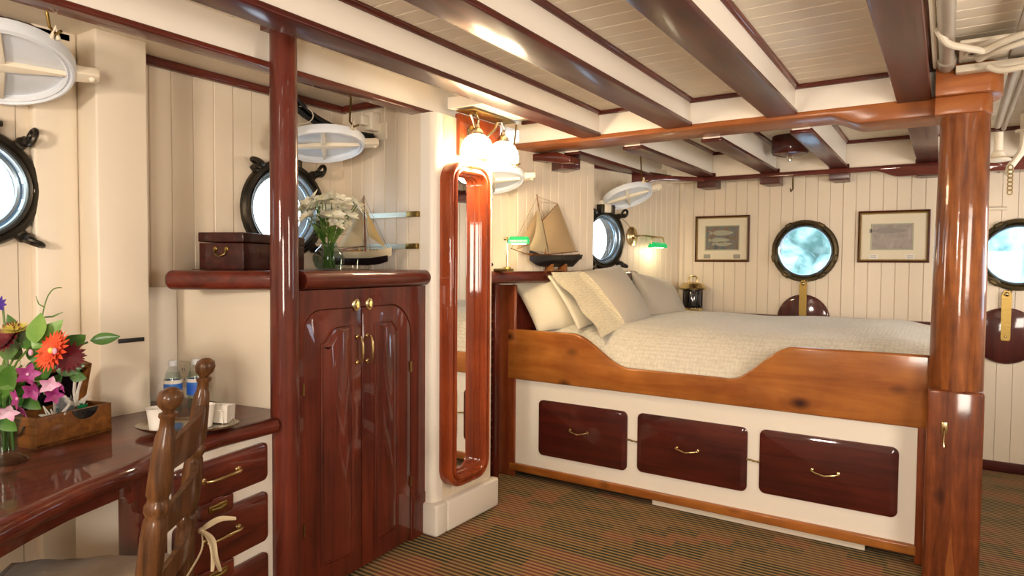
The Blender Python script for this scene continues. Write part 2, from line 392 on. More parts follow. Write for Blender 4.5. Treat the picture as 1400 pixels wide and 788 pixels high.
# a pixel of the 1400 x 788 frame as a point on a real plane
def ray(px, py):
    return CAM.to_3x3() @ Vector(((px - 700) / 900, -(py - 394) / 900, -1))
def at(px, py, x=None, y=None, z=None):
    d = ray(px, py); o = Vector((0, 0, 1.4))
    t = (x - o.x) / d.x if x is not None else (y - o.y) / d.y if y is not None else (z - o.z) / d.z
    return o + d * t

# ------------------------------------------------------------------ planked walls
def frame_of(p0, p1):
    a = math.degrees(math.atan2(p1[0] - p0[0], p1[1] - p0[1]))
    return T(p0[0], p0[1], 0) @ RZ(-a), math.hypot(p1[0] - p0[0], p1[1] - p0[1])
def strip(b, s0, s1, z0, z1, x0, x1, holes, ch=0, n=6):
    """one board standing on a wall with round openings cut from it"""
    hit = sorted(h for h in holes if h[0] - h[2] < s1 and h[0] + h[2] > s0)
    if len(hit) > 1:
        mid = (hit[0][0] + hit[1][0]) / 2
        strip(b, s0, mid, z0, z1, x0, x1, hit[:1], n=n); return strip(b, mid, s1, z0, z1, x0, x1, hit[1:], n=n)
    for (hs, hz, hr) in hit:
        ss = [s0 + (s1 - s0) * i / n for i in range(n + 1)]
        ss = sorted(set(ss + [max(s0, min(s1, hs - hr)), max(s0, min(s1, hs + hr))]))
        hh = [math.sqrt(max(0, hr * hr - (s - hs) ** 2)) for s in ss]
        lo = [(s, z0) for s in ss]
        poly1 = [(ss[0], z0), (ss[-1], z0)] + [(s, hz - h) for s, h in reversed(list(zip(ss, hh)))]
        poly2 = [(s, hz + h) for s, h in zip(ss, hh)] + [(ss[-1], z1), (ss[0], z1)]
        prism(b, poly1, x0, x1, PX); prism(b, poly2, x0, x1, PX)
        return b
    if ch:
        # chamfered board section extruded upward
        sec = [(x0, s0), (x1 - ch, s0), (x1, s0 + ch), (x1, s1 - ch), (x1 - ch, s1), (x0, s1)]
        prism(b, sec, z0, z1)
    else: box(b, x0, x1, s0, s1, z0, z1)
    return b
def plank_wall(name, p0, p1, z0, z1, w, holes=(), planks=True, zp0=None, mat='plank', thick=.035, back='groove'):
    Mx, L = frame_of(p0, p1)
    b = bm_(); strip(b, 0, L, z0, z1, -thick, 0, holes, n=40)
    wall = struct(name, b, back, Mx)
    if not planks: return wall, Mx, L
    n = max(1, round(L / w)); w = L / n; proto = None
    for i in range(n):
        s0, s1 = i * w, (i + 1) * w
        cut = [h for h in holes if h[0] - h[2] < s1 and h[0] + h[2] > s0]
        if cut: b = bm_(); strip(b, s0 + .0012, s1 - .0012, zp0 or z0, z1, 0, .014, cut, n=8); obj('plank', b, mat, wall)
        elif proto is None:
            b = bm_(); strip(b, .0008, w - .0008, zp0 or z0, z1, 0, .014, (), ch=.0035); proto = obj('plank', b, mat, wall); proto.location = (0, s0, 0)
        else: inst(proto, 'plank', wall, T(0, s0, 0))
    return wall, Mx, L

ZT = 2.27
XH = -2.85
# hull line in the sleeping bay: H(y)
def HX(y, off=0): return -1.945 - .268 * (5.6 - y) + off
PORT = []   # (matrix of wall frame, s, z, R, kind)
def wall_s(Mx, P):
    q = Mx.inverted() @ Vector(P); return q.y
# left hull, desk bay
R0, R1, R3, R4 = .215, .25, .243, .243
w0, m0, L0 = plank_wall('wall_left', (XH, -1.2), (XH, 1.21), 0, ZT, .097, [(.975 - .10 + 1.2, 1.655, R0 * .84)])
PORT.append((m0, .975 - .10 + 1.2, 1.655, R0, 0))
# hull, wardrobe bay
w1, m1, L1 = plank_wall('wall_left', (XH, 1.40), (XH, 2.585), 0, ZT, .099, [(2.175 - 1.40, 1.667, R1 * .84)])
PORT.append((m1, 2.175 - 1.40, 1.667, R1, 1))
# the partition and locker that carries the mirror
w2, m2, L2 = plank_wall('wall_partition', (XH, 2.585), (-2.262, 2.585), 0, 2.262, .088)
w3, m3, L3 = plank_wall('wall_locker', (-2.185, 2.64), (-2.185, 3.075), 0, 2.165, .082)
# rounded white corner bead of the locker
b = bm_(); prism(b, [(-2.262, 2.64), (-2.262, 2.569)] + [(-2.207 + .037 * math.sin(a), 2.606 - .037 * math.cos(a)) for a in [i * PI / 2 / 8 for i in range(9)]] + [(-2.17, 2.64)], 0, 2.165)
struct('trim_1', b, 'white')
b = bm_(); box(b, XH, -2.186, 3.075, 3.10, 0, 2.165); struct('wall_locker', b, 'cream')
# hull behind the locker and along the sleeping bay
p_b0 = (HX(3.10), 3.10); p_b1 = (HX(5.6), 5.6)
_, mm_, LL_ = *[None], *frame_of(p_b0, p_b1)
s3 = wall_s(mm_, (HX(4.60), 4.60, 0)); 
s2b = wall_s(mm_, (HX(3.28), 3.28, 0))
w4, m4, L4 = plank_wall('wall_left', p_b0, p_b1, 0, 2.2, .074, [(s3, 1.595, .23 * .84), (s2b, 1.60, .19)])
PORT.append((m4, s3, 1.595, .23, 2)); PORT.append((m4, s2b, 1.60, .225, 3))
# boxed-out planked panel behind the large model boat
pb0 = (HX(3.655, .085), 3.655); pb1 = (HX(4.385, .085), 4.385)
w5, m5, L5 = plank_wall('wall_boxing', pb0, pb1, 1.30, 2.2, .076, thick=.08, back='cream')
# back wall with three ports
s4, s5, sx = -.932 + 2.0, .405 + 2.0, 0
w6, m6, L6 = plank_wall('wall_back', (-2.0, 5.6), (1.9, 5.6), 0, 2.25, .0886, [(s4, 1.518, R4 * .80), (s5, 1.487, R4 * .80)])
PORT.append((m6, s4, 1.518, R4, 4)); PORT.append((m6, s5, 1.487, R4, 5))
# unseen sides of the cabin
b = bm_(); box(b, 1.9, 1.95, -1.6, 5.65, 0, 2.4); struct('wall_right', b, 'cream')
b = bm_(); box(b, -2.9, 1.9, -1.65, -1.6, 0, 2.4); struct('wall_front', b, 'cream')
b = bm_(); box(b, -2.9, XH, -1.6, -1.2, 0, 2.4); struct('wall_left', b, 'cream')
# floor
b = bm_(); box(b, -3.0, 1.95, -1.65, 5.65, -.04, 0); struct('floor', b, 'carpet')
# white boxed rib by the desk and slim battens
b = bm_(); box(b, XH, -2.66, 1.21, 1.40, 0, 2.27, bev=.008); struct('trim_2', b, 'cream')
b = bm_(); box(b, XH, -2.80, 1.06, 1.21, 0, 2.27, bev=.01); struct('trim_3', b, 'cream')
b = bm_(); box(b, XH, -2.81, 1.4, 1.47, 0, 2.27, bev=.006); struct('trim_4', b, 'cream')
# hull moulding strips
b = bm_(); box(b, XH + .012, -2.80, 1.40, 2.575, 2.225, 2.262, bev=.008); box(b, -2.80, -2.30, 2.535, 2.571, 2.225, 2.262, bev=.008); struct('trim_5', b, 'mah_y')
b = bm_(); box(b, XH + .012, -2.80, -1, 1.19, 2.225, 2.260, bev=.006); struct('trim_6', b, 'dark_y')
b = bm_(); prism(b, [(HX(4.38) + .015, 4.38), (HX(4.38) + .045, 4.38), (HX(5.6) + .045, 5.58), (HX(5.6) + .015, 5.58)], 2.12, 2.155); struct('trim_7', b, 'dark_y')
b = bm_(); prism(b, [(p_b1[0] + .01, 5.56), (p_b1[0] + .04, 5.56), (p_b1[0] + .05, 5.588), (p_b1[0], 5.588)], 0, 2.2); struct('trim_8', b, 'plank')
# baseboards
b = bm_(); box(b, -2.185, -2.130, 2.64, 3.11, 0, .165, bev=.014); box(b, -2.235, -2.130, 2.548, 2.64, 0, .165, bev=.014)
struct('baseboard_locker', b, 'white')
b = bm_(); box(b, -.05, 1.9, 5.565, 5.588, 0, .07, bev=.006); struct('baseboard_back', b, 'dark_x')
# pale plinth piece under the bed is part of the bed (below)

# ------------------------------------------------------------------ ceiling
ZC = 2.315
b = bm_(); box(b, -2.98, 1.95, -1.65, 5.7, ZC + .005, ZC + .05); ceil = struct('ceiling', b, 'groove')
pw = .1045; y = -1.0; proto = None
sec_w = pw - .003
while y < 5.58:
    if proto is None:
        b = bm_(); c_ = .003
        prism(b, [(.001, .005), (.001, c_), (.001 + c_, 0), (sec_w - c_, 0), (sec_w, c_), (sec_w, .005)], -2.3, 1.9, PX @ RZ(0))
        # section is (y, z) extruded along x
        proto = obj('plank', b, 'ceilp', ceil)
        proto.location = (0, y, ZC)
    else: inst(proto, 'plank', ceil, T(0, y, ZC))
    y += pw
# flat soffit along the hull
b = bm_(); box(b, -2.95, -2.33, -1.6, 3.6, 2.262, 2.30); obj('soffit', b, 'cream', ceil)
def beam(x0, x1, y0, y1, zb, zt, name='beam', capm='dark_y', over=.012):
    b = bm_(); box(b, x0 + over, x1 - over, y0, y1, zb + .02, zt); w = obj(name, b, 'white', ceil)
    b = bm_(); box(b, x0, x1, y0, y1, zb, zb + .024, bev=.006); obj('beam_cap', b, capm, w)
    return w
def mould(x, y0, y1, z, s=1):
    b = bm_(); t = .02
    prism(b, [(x, z), (x, z - t)] + [(x + s * t * math.sin(a), z - t * math.cos(a)) for a in [i * PI / 2 / 5 for i in range(6)]], -y1, -y0, PY)
    obj('moulding', b, 'mah_y', ceil)
Y1 = 3.6
BE = [(-2.33, -2.243), (-1.875, -1.745), (-1.345, -1.19), (-.80, -.65), (-.215, -.078)]
for i, (x0, x1) in enumerate(BE):
    beam(x0, x1, -1.6, Y1 if i else 2.9, 2.165, ZC, capm='mah_y' if i == 0 else 'dark_y')
    if i: 
        mould(x1 - .012, -1.2, Y1 - .02, ZC); mould(x0 + .012, -1.2, Y1 - .02, ZC, -1)
beam(.50, .64, -1.6, Y1, 2.165, ZC)
beam(1.05, 1.19, -1.6, Y1, 2.165, ZC)
# header above the cross beam and its mouldings
b = bm_(); box(b, -2.33, 0.0, Y1, Y1 + .03, 2.17, 2.315); obj('header', b, 'white', ceil)
b = bm_(); box(b, -2.3, -.05, Y1 - .02, Y1, 2.292, ZC, bev=.004); obj('moulding', b, 'mah_x', ceil)
# crossbeam 1, curved lower edge that deepens towards the column
def crossbeam(x0, x1, xk, y0, y1, zt, zb, zd, mat, left=None):
    pts = [(x0, zt)]
    if left:
        pts += [(x0, zd + .0), (left - .12, zd)]
        pts += [(left - .12 + .16 * t, zd + (zb - zd) * (3 * t * t - 2 * t ** 3)) for t in [i / 6 for i in range(1, 7)]]
    else: pts += [(x0, zb)]
    pts += [(xk + .16 * t, zb + (zd - zb) * (3 * t * t - 2 * t ** 3)) for t in [i / 8 for i in range(9)]]
    pts += [(x1, zd), (x1, zt)]
    b = bm_(); prism(b, pts, -y1, -y0, PY, bev=.005, seg=2); return obj('crossbeam', b, mat, ceil, ang=28)
crossbeam(-2.36, -.02, -.52, Y1 - .005, 3.86, 2.178, 2.148, 2.093, 'beam_fir')
# bay over the bed: beams, mouldings, far crossbeam with header
BF = [(-2.14, -2.02), (-1.72, -1.59), (-1.225, -1.10), (-.735, -.62), (-.19, -.06)]
for i, (x0, x1) in enumerate(BF):
    beam(x0, x1, 3.86, 5.36, 2.12, ZC)
    mould(x1 - .012, 3.87, 5.34, ZC); mould(x0 + .012, 3.87, 5.34, ZC, -1)
    if i > 0:
        b = bm_(); prism(b, [(x0 - .01, 5.38), (x1 + .01, 5.38), (x1 - .005, 5.585), (x0 + .005, 5.585)], 2.035, 2.15, bev=.006); obj('beam_end', b, 'dark_y', ceil)
beam(.42, .54, 3.7, 5.36, 2.12, ZC); beam(.92, 1.04, 3.7, 5.36, 2.12, ZC)
b = bm_(); box(b, -2.3, 1.9, 5.385, 5.41, 2.09, 2.3); obj('header', b, 'cream', ceil)
b = bm_(); box(b, -2.2, 1.9, 5.36, 5.38, 2.29, ZC, bev=.004); obj('moulding', b, 'mah_x', ceil)
crossbeam(-1.72, 1.9, -.45, 5.365, 5.43, 2.118, 2.082, 2.035, 'mah_x', left=None)
b = bm_(); box(b, -2.9, 1.9, 5.43, 5.60, 2.20, 2.31); obj('soffit', b, 'cream', ceil)
eA = at(842, 250, y=4.83); Mf_, Lf_ = frame_of((eA.x, eA.y), (-1.66, 5.37))
b = bm_(); k_ = Lf_; prism(b, [(0, 2.045), (.22, 2.045), (.27, 2.052), (.33, 2.072), (.40, 2.082), (k_, 2.082), (k_, 2.118), (0, 2.122)], -.05, 0, PX, bev=.005, seg=2); o = obj('crossbeam', b, 'mah_x', ceil); o.matrix_basis = Mf_
# knee and block where the first crossbeam meets the hull
b = bm_(); prism(b, [(-2.5, 2.09), (-2.28, 2.09), (-2.20, 2.075), (-2.12, 2.06), (-2.05, 2.06), (-2.05, 2.10), (-2.15, 2.135), (-2.5, 2.14)], -3.92, -3.78, PY, bev=.008); obj('knee', b, 'mah_x', ceil)
b = bm_(); box(b, -.10, .10, -.07, .07, -.045, .03, T(-2.20, 3.98, 2.085) @ RZ(-35) @ RX(0), bev=.006); obj('knee_block', b, 'dark_x', ceil)
# white stop block at the end of the second beam, pale mount above the lamp
b = bm_(); box(b, -2.19, -1.93, 2.70, 3.1, 2.205, 2.262); obj('lamp_soffit', b, 'white', ceil)

# ------------------------------------------------------------------ windows (portholes)
def porthole(idx, Mw, s, z, R, style):
    Mx = Mw @ T(.012, s, z) @ RY(90)         # local z = out of the wall; local -x = up
    wname = 'window_%d' % idx
    bz = 'bronze' if style < 4 else 'bronze2'
    b = bm_()
    ri = R * .815
    prof = [(ri, -.12), (ri, .03), (ri + .006, .036), (R * .86, .030), (R * .89, .040), (R * .96, .036), (R, .022), (R, 0), (ri + .012, 0), (ri + .012, -.12)]
    k = 48; rings = []
    for r, zz in prof: rings.append([b.verts.new((r * math.cos(2 * PI * i / k), r * math.sin(2 * PI * i / k), zz)) for i in range(k)])
    for q in range(len(rings)):
        a, c = rings[q], rings[(q + 1) % len(rings)]
        for i in range(k): b.faces.new((a[i], a[(i + 1) % k], c[(i + 1) % k], c[i]))
    bmesh.ops.recalc_face_normals(b, faces=b.faces)
    win = obj(wname, b, bz); win['kind'] = 'structure'; place(win, Mx)
    b = bm_(); tube(b, [((ri - .004) * math.cos(2 * PI * i / 48), (ri - .004) * math.sin(2 * PI * i / 48), .012) for i in range(48)], .009, 8, closed=True)
    if style < 4: tube(b, [((ri - .022) * math.cos(2 * PI * i / 48), (ri - .022) * math.sin(2 * PI * i / 48), -.012) for i in range(48)], .012, 8, closed=True)
    obj('glazing_ring', b, 'rimblue', win)
    b = bm_(); lathe(b, [(0, -.026), (ri - .002, -.026), (ri - .002, -.020), (0, -.020)], 48); obj('glass', b, 'glass', win)
    # hinge blocks at the top
    if style < 4:
        b = bm_()
        for dy in (-.062, .062): box(b, -R - .030, -R + .035, dy - .017, dy + .017, 0, .055, bev=.007)
        tube(b, [(-R - .012, -.09, .035), (-R - .012, .09, .035)], .011, 8); obj('hinge', b, bz, win)
        b = bm_(); box(b, -R - .034, -R + .03, -.038, .038, .012, .055, bev=.01); obj('hinge_lug', b, 'lidcream', win)
        for ang in ((-138, 138, 42, -42)):
            a = math.radians(ang); mx = RZ(ang)
            b = bm_(); box(b, R - .02, R + .028, -.02, .02, .0, .034, mx, bev=.008)
            tube(b, [(R + .012, 0, .02), (R + .030, 0, .075)], .009, 8, mx)
            # wing ring of the dog screw
            cx = (R + .045) 
            tube(b, [(cx - .004 + .026 * math.cos(t), .012 * math.cos(t), .062 + .026 * math.sin(t)) for t in [j * 2 * PI / 20 for j in range(20)]], .0095, 8, mx, closed=True)
            lathe(b, [(.016, .03), (.02, .045), (.014, .06)], 12, mx @ T(R + .02, 0, .0))
            obj('dog_screw', b, bz, win)
    else:
        for ang in (-150, 150, 35, -35, 75, -75):
            b = bm_(); mx = RZ(ang)
            box(b, R * .84, R + .004, -.028, .028, .02, .045, mx, bev=.008); tube(b, [(R * .9, -.035, .042), (R * .9, .035, .042)], .008, 8, mx)
            obj('ring_lug', b, bz, win)
    return win
for i, (Mw, s, z, R, stl) in enumerate(PORT): porthole(i + 1, Mw, s, z, R, stl if stl < 4 else 4)

# outside: far shore and water seen through the ports of the back wall
def rnd(a, b): return random.uniform(a, b)
b = bm_()
for i in range(90):
    x = rnd(-14, 30); r = rnd(1.2, 2.6); g = bmesh.ops.create_icosphere(b, subdivisions=2, radius=r)
    bmesh.ops.translate(b, vec=(x, 34 + rnd(-1.5, 1.5), rnd(.2, 3.4) if x > -6 else rnd(.1, .8)), verts=g['verts'])
for v in b.verts: v.co += Vector((rnd(-.25, .25), rnd(-.25, .25), rnd(-.25, .25)))
shore = tag(obj('wooded_shore', b, 'shore_green', kind='stuff'), 'pale green wooded shore seen through the ports of the back wall', 'shore')
m, n, l, p = newmat('sea_water'); p.inputs['Base Color'].default_value = lin('#a4b8bc'); p.inputs['Roughness'].default_value = .25
nb = n.new('ShaderNodeTexNoise'); nb.inputs['Scale'].default_value = 1.5; tcw = n.new('ShaderNodeTexCoord'); bb = n.new('ShaderNodeBump'); bb.inputs['Strength'].default_value = .8
l.new(tcw.outputs['Object'], nb.inputs['Vector']); l.new(nb.outputs['Fac'], bb.inputs['Height']); l.new(bb.outputs[0], p.inputs['Normal']); M['sea'] = m
b = bm_(); prism(b, [(-60, 6.2), (60, 6.2), (60, 29.4), (-60, 29.4)], -.3, -.1); tag(obj('sea_water', b, 'sea', kind='stuff'), 'grey green water outside the ports of the back wall', 'water')

# ------------------------------------------------------------------ small builders
def bow_handle(parent, name, mat, Mx, L=.11, out=.028, r=.0048, world=False, vert=False):
    """bow handle: s along local Y (or z if vert), out along local X"""
    b = bm_(); A = RX(90) if vert else Matrix.Identity(4)
    pts = [(0, -L / 2, 0), (out * .7, -L / 2, 0), (out, -L / 2 + .012, 0), (out * 1.12, -L / 4, 0), (out * 1.15, 0, 0), (out * 1.12, L / 4, 0), (out, L / 2 - .012, 0), (out * .7, L / 2, 0), (0, L / 2, 0)]
    tube(b, pts, [r * .9, r * .9, r, r * 1.15, r * 1.3, r * 1.15, r, r * .9, r * .9], 10, Mx @ A)
    for s_ in (-1, 1): lathe(b, [(.0, 0), (.011, 0), (.010, .004), (.005, .007), (0, .007)], 14, Mx @ A @ T(0, s_ * L / 2, 0) @ RY(90))
    return obj(name, b, mat, parent, world=world)
def raised(b, path, x0, x1, ins=.012, Mx=None):
    """raised field: path (s, z) closed, from depth x0 to x1 with a sloping margin"""
    n = len(path); rings = []
    cs = Vector((sum(p[0] for p in path) / n, sum(p[1] for p in path) / n))
    for t, dep in ((0, x0), (ins, x1)):
        rr = []
        for i in range(n):
            a = Vector(path[i - 1]); c = Vector(path[(i + 1) % n]); d = (c - a).normalized(); q = Vector(path[i]) + Vector((-d.y, d.x)) * t
            rr.append(b.verts.new((dep, q.x, q.y)))
        rings.append(rr)
    for i in range(n): b.faces.new((rings[0][i], rings[0][(i + 1) % n], rings[1][(i + 1) % n], rings[1][i]))
    b.faces.new(rings[1])
    vs = rings[0] + rings[1]
    bmesh.ops.recalc_face_normals(b, faces=list({f for v in vs for f in v.link_faces}))
    if Mx is not None: bmesh.ops.transform(b, matrix=Mx, verts=vs)

# ------------------------------------------------------------------ columns
cx, cy = .052, 3.55
b = bm_()
lathe(b, [(.103, 0), (.102, .6), (.100, 1.3), (.094, 2.105)], 40, T(cx, cy, 0))
for v in b.verts:
    a = math.atan2(v.co.y - cy, v.co.x - cx); v.co.x += .003 * math.sin(3 * a + v.co.z * 2) ; v.co.y += .003 * math.cos(2 * a + v.co.z * 3)
    v.co.x -= .004 * (2 - v.co.z)
colm = thing('wooden_column', 'big round varnished fir column at the foot of the bed', 'column', T(cx, cy, 0))
obj('shaft', b, 'column', colm, world=True)
b = bm_(); box(b, cx - .108, cx + .100, cy - .104, cy + .06, 0, .86, bev=.012); 
# lower squared casing of the column
obj('casing', b, 'casing', colm, world=True)
def half_cap(x0, x1, y0, y1, z0, z1, r, mat, nm):
    pts = [(x0, y0), (x1 - r, y0)] + [(x1 - r + r * math.sin(a), (y0 + y1) / 2 - (y1 - y0) / 2 * math.cos(a)) for a in [i * PI / 10 for i in range(1, 10)]] + [(x1 - r, y1), (x0, y1)]
    b = bm_(); prism(b, pts, z0, z1, bev=.006, seg=2); return obj(nm, b, mat, colm, world=True)
zl = at(1300, 156, y=3.44).z; zm = at(1300, 131, y=3.44).z; zu = at(1300, 88, y=3.42).z
half_cap(-.06, .150, 3.44, 3.66, zl, zm, .05, 'beam_fir', 'lower_cap')
half_cap(-.06, .185, 3.42, 3.70, zm, zu, .06, 'beam_fir', 'upper_cap')
b = bm_(); P_ = at(1291, 588, y=cy - .106)
box(b, P_.x - .012, P_.x + .012, P_.y - .004, P_.y + .002, P_.z - .02, P_.z + .035, bev=.003)
tube(b, [(P_.x, P_.y - .004, P_.z + .01), (P_.x, P_.y - .02, P_.z), (P_.x - .002, P_.y - .02, P_.z - .05), (P_.x + .002, P_.y - .028, P_.z - .072), (P_.x + .014, P_.y - .035, P_.z - .06)], .004, 8)
obj('coat_hook', b, 'brass', colm, world=True)

# thin round post between desk and wardrobe
pp = (-2.155, 1.655)
post = thing('support_post', 'slim round mahogany post between the desk and the wardrobe', 'post', T(pp[0], pp[1], 0))
b = bm_(); lathe(b, [(.056, 0), (.055, 1), (.0505, 2.31)], 28); obj('post_shaft', b, 'mah_z', post)
b = bm_(); box(b, -.062, .07, -.06, .06, 2.285, 2.312, bev=.004); obj('post_head', b, 'mah_z', post)

# ------------------------------------------------------------------ wardrobe
WF = T(-2.174, 1.69, 0) @ RZ(4.5)
war = thing('wardrobe', 'tall mahogany wardrobe with two arched doors between post and mirror locker', 'wardrobe', WF)
b = bm_(); box(b, -.62, -.002, .01, .885, 0, 1.285); obj('carcass', b, 'mah_z', war)
b = bm_()
# face frame with an arched opening, built as strips round the doors
dl_, dr_, dt = .056, .762, 1.205
arc = rrect(dl_, dr_, -.02, dt, (0, 0, .16, .10), 8)
frame_pts = [(.01, 0), (dl_, 0)]
up = [q for q in arc if q[1] > .02]
# left jamb, head, right jamb as one polygon: outer then inner reversed
inner = sorted([q for q in up], key=lambda q: 0)
right = [q for q in up if q[0] > (dl_ + dr_) / 2]; left = [q for q in up if q[0] <= (dl_ + dr_) / 2]
poly = [(.01, 0), (dl_, 0)] + list(reversed(left)) + list(reversed(right)) + [(dr_, 0), (.885, 0), (.885, 1.285), (.01, 1.285)]
prism(b, poly, -.002, .018, PX); obj('face_frame', b, 'mah_z', war)
b = bm_(); box(b, 0, .022, dr_ + .01, .89, 0, .22, bev=.004); obj('foot_block', b, 'mah_z', war)
gs = .403
def door(s0, s1, rl, rr, side):
    b = bm_(); prism(b, rrect(s0 + .0025, s1 - .0025, .012, dt - .004, (0, 0, rr, rl), 8), 0, .017, PX, bev=.004, seg=2)
    d = obj('door', b, 'mah_z', war)
    if side < 0: a0, a1 = s0 + .10, s1 - .055
    else: a0, a1 = s0 + .09, s1 - .10
    zt = 1.125
    if side < 0: path = [(a0, .115), (a1, .10), (a1, zt), (a0 + .08, zt), (a0 + .055, zt - .018), (a0 + .03, zt - .05), (a0 + .008, zt - .062), (a0, zt - .07)]
    else: path = [(a0, .10), (a1, .115), (a1, zt - .05), (a1 - .012, zt - .045), (a1 - .03, zt - .02), (a1 - .055, zt), (a0, zt)]
    b = bm_(); sweep(b, path, [(0, .016), (-.004, .019), (.0, .0225), (.007, .019), (.009, .016)]); obj('moulding', b, 'mah_z', d)
    b = bm_(); raised(b, [(p[0] + (.014 if p[0] < (a0 + a1) / 2 else -.014), p[1] - .012 if p[1] > .5 else p[1] + .012) for p in path], .0165, .026, .022); obj('raised_panel', b, 'mah_z', d)
    hs = .372 if side < 0 else .437
    bow_handle(d, 'handle', 'brass', T(.018, hs, 1.012), L=.115, out=.03, r=.0052, vert=True)
    b = bm_(); lathe(b, [(0, 0), (.024, 0), (.022, .004), (.014, .006), (.012, .012), (0, .013)], 18, T(.018, .366 if side < 0 else .452, 1.213) @ RY(90) @ Matrix.Scale(1.25, 4, (1, 0, 0)))
    box(b, .03, .036, -.003, .003, -.014, .014, T(0, .366 if side < 0 else .452, 1.213)); obj('turn_button', b, 'brass', d)
    for hz in (.28, .86):
        hx = s0 if side < 0 else s1
        b = bm_(); tube(b, [(.019, hx, hz), (.019, hx, hz + .05)], .0045, 8); obj('hinge', b, 'oldbrass', d)
door(dl_, gs, .10, 0, -1); door(gs, dr_, 0, .16, 1)
# mahogany cap shelf with rounded nosing
b = bm_()
def nosed(b, x0, x1, s0, s1, z0, z1, r=.038):
    sec = [(x0, z0), (x1 - r, z0)] + [(x1 - r + r * math.sin(a), (z0 + z1) / 2 - (z1 - z0) / 2 * math.cos(a)) for a in [i * PI / 10 for i in range(1, 10)]] + [(x1 - r, z1), (x0, z1)]
    prism(b, [(p_[0], p_[1]) for p_ in sec], -s1, -s0, PY)
nosed(b, -.66, .052, .045, .895, 1.288, 1.366)
obj('cap_shelf', b, 'mah_y', war)
b = bm_(); prism(b, [(-.03, .885), (-.03, .925), (.01, .925), (.045, .893), (.045, .885)], 1.292, 1.362, bev=.006); obj('cap_end', b, 'mah_y', war)

# ------------------------------------------------------------------ shelf over the desk
b = bm_()
sa = Vector((-2.555, 1.394)); sb = Vector((-2.185, 1.655)); dd = (sb - sa).normalized(); nn = Vector((dd.y, -dd.x))
prism(b, [(-2.66, 1.52)] + [(sa + nn * -.02 + dd * .0)[:], (sa + nn * .0 + dd * .015)[:], (sb)[:], (-2.19, 1.75), (-2.66, 1.75)], 1.288, 1.366, bev=.03, seg=5)
tag(obj('wall_shelf', b, 'mah_x'), 'rounded mahogany shelf end over the desk, left of the slim post', 'shelf')
# cream panel behind the desk
b = bm_(); prism(b, [(-2.85, 1.60), (-2.20, 1.70), (-2.20, 1.74), (-2.85, 1.70)], 0, 1.29); struct('wall_desk', b, 'cream')
b = bm_(); box(b, XH, XH + .035, 1.47, 1.60, .8, 1.29, bev=.004); struct('trim_9', b, 'white')
Mo = frame_of((-2.85, 1.60), (-2.20, 1.70))[0]
b = bm_(); box(b, 0, .006, -.035, .035, -.058, .058, bev=.004)
out = thing('wall_outlet', 'beige wall outlet on the panel behind the water bottles', 'outlet', Mo @ T(.001, .075, .905))
obj('cover_plate', b, 'plastic_w', out)
for dz in (-.022, .022):
    b = bm_(); box(b, .004, .009, -.017, .017, dz - .015, dz + .015, bev=.005); o = obj('socket', b, 'plastic_w', out)
    b = bm_(); box(b, .0085, .0095, -.008, -.005, dz - .005, dz + .007); box(b, .0085, .0095, .005, .008, dz - .005, dz + .007); obj('slot', b, 'darkin', o)

# ------------------------------------------------------------------ desk
DF = T(-2.17, 1.66, 0) @ RZ(10)
desk = thing('writing_desk', 'built-in glossy mahogany desk under the left port with white drawer front', 'desk', T(-2.17, 1.66, 0))
W2 = WM[desk.name]
edge = [(375, 572), (300, 590), (255, 603), (230, 609.5), (212, 616), (200, 622), (188, 629), (170, 639), (140, 650), (100, 665), (50, 688), (0, 713)]
ep = [at(x, y, z=.80) for x, y in edge]
d_ = (ep[-1] - ep[-2]).normalized(); ep.append(ep[-1] + d_ * .7)
pts = [(p_.x, p_.y) for p_ in ep]
back = [(XH + .02, pts[-1][1]), (XH + .02, 1.05), (-2.78, 1.07), (-2.78, 1.20), (-2.655, 1.205), (-2.655, 1.405), (XH + .04, 1.41), (XH + .04, 1.60), (-2.20, 1.695)]
b = bm_(); prism(b, pts + back, .745, .802, bev=.0)
top = obj('desktop', b, 'mah_y', desk, world=True)
b = bm_()  # rounded nosing along the front
tube(b, [(x, y, .773) for x, y in pts], .031, 14, flat=1.0)
obj('nosing', b, 'mah_y', top)
bmn = top.children[0].data
for v in bmn.vertices: v.co = W2.inverted() @ v.co
# drawer case (local: Y along the front, toward the post)
b = bm_(); box(b, -.45, -.004, -.53, -.02, 0, .745); c_o = obj('case', b, 'white', desk)
def tolocal(o, Mf):
    A = W2.inverted() @ Mf
    for v in o.data.vertices: v.co = A @ v.co
tolocal(c_o, DF)
def dobj(name, b, mat, parent):
    bmesh.ops.transform(b, matrix=W2.inverted() @ DF, verts=b.verts); return obj(name, b, mat, parent)
b = bm_(); box(b, -.03, .004, -.66, -.53, .66, .745, bev=.006); box(b, -.10, .006, -.625, -.53, 0, .70, bev=.006)
prism(b, [(-.70, .745), (-.69, .70), (-.665, .675), (-.64, .665), (-.625, .62), (-.60, .60), (-.60, .745)], -.03, .008, PX)
dobj('leg_panel', b, 'mah_z', desk)
b = bm_()
ap = [Vector(p_) for p_ in pts[6:]]
ap = [a + Vector((-.03, 0)) for a in ap]
for a, c in zip(ap, ap[1:]):
    prism(b, [(a.x, a.y), (c.x, c.y), (c.x - .02, c.y), (a.x - .02, a.y)], .70, .745)
o = obj('apron', b, 'mah_y', desk, world=True)
def drawer_front(parent, s0, s1, z0, z1, t=.017, r=.022, fn=dobj, mat='mah_y', x=0, slope=.016):
    b = bm_(); path = rrect(s0, s1, z0, z1, r, 5)
    prism(b, path, x - .002, x + t * .55, PX)
    raised(b, path, x + t * .55, x + t, slope)
    return fn('drawer', b, mat, parent)
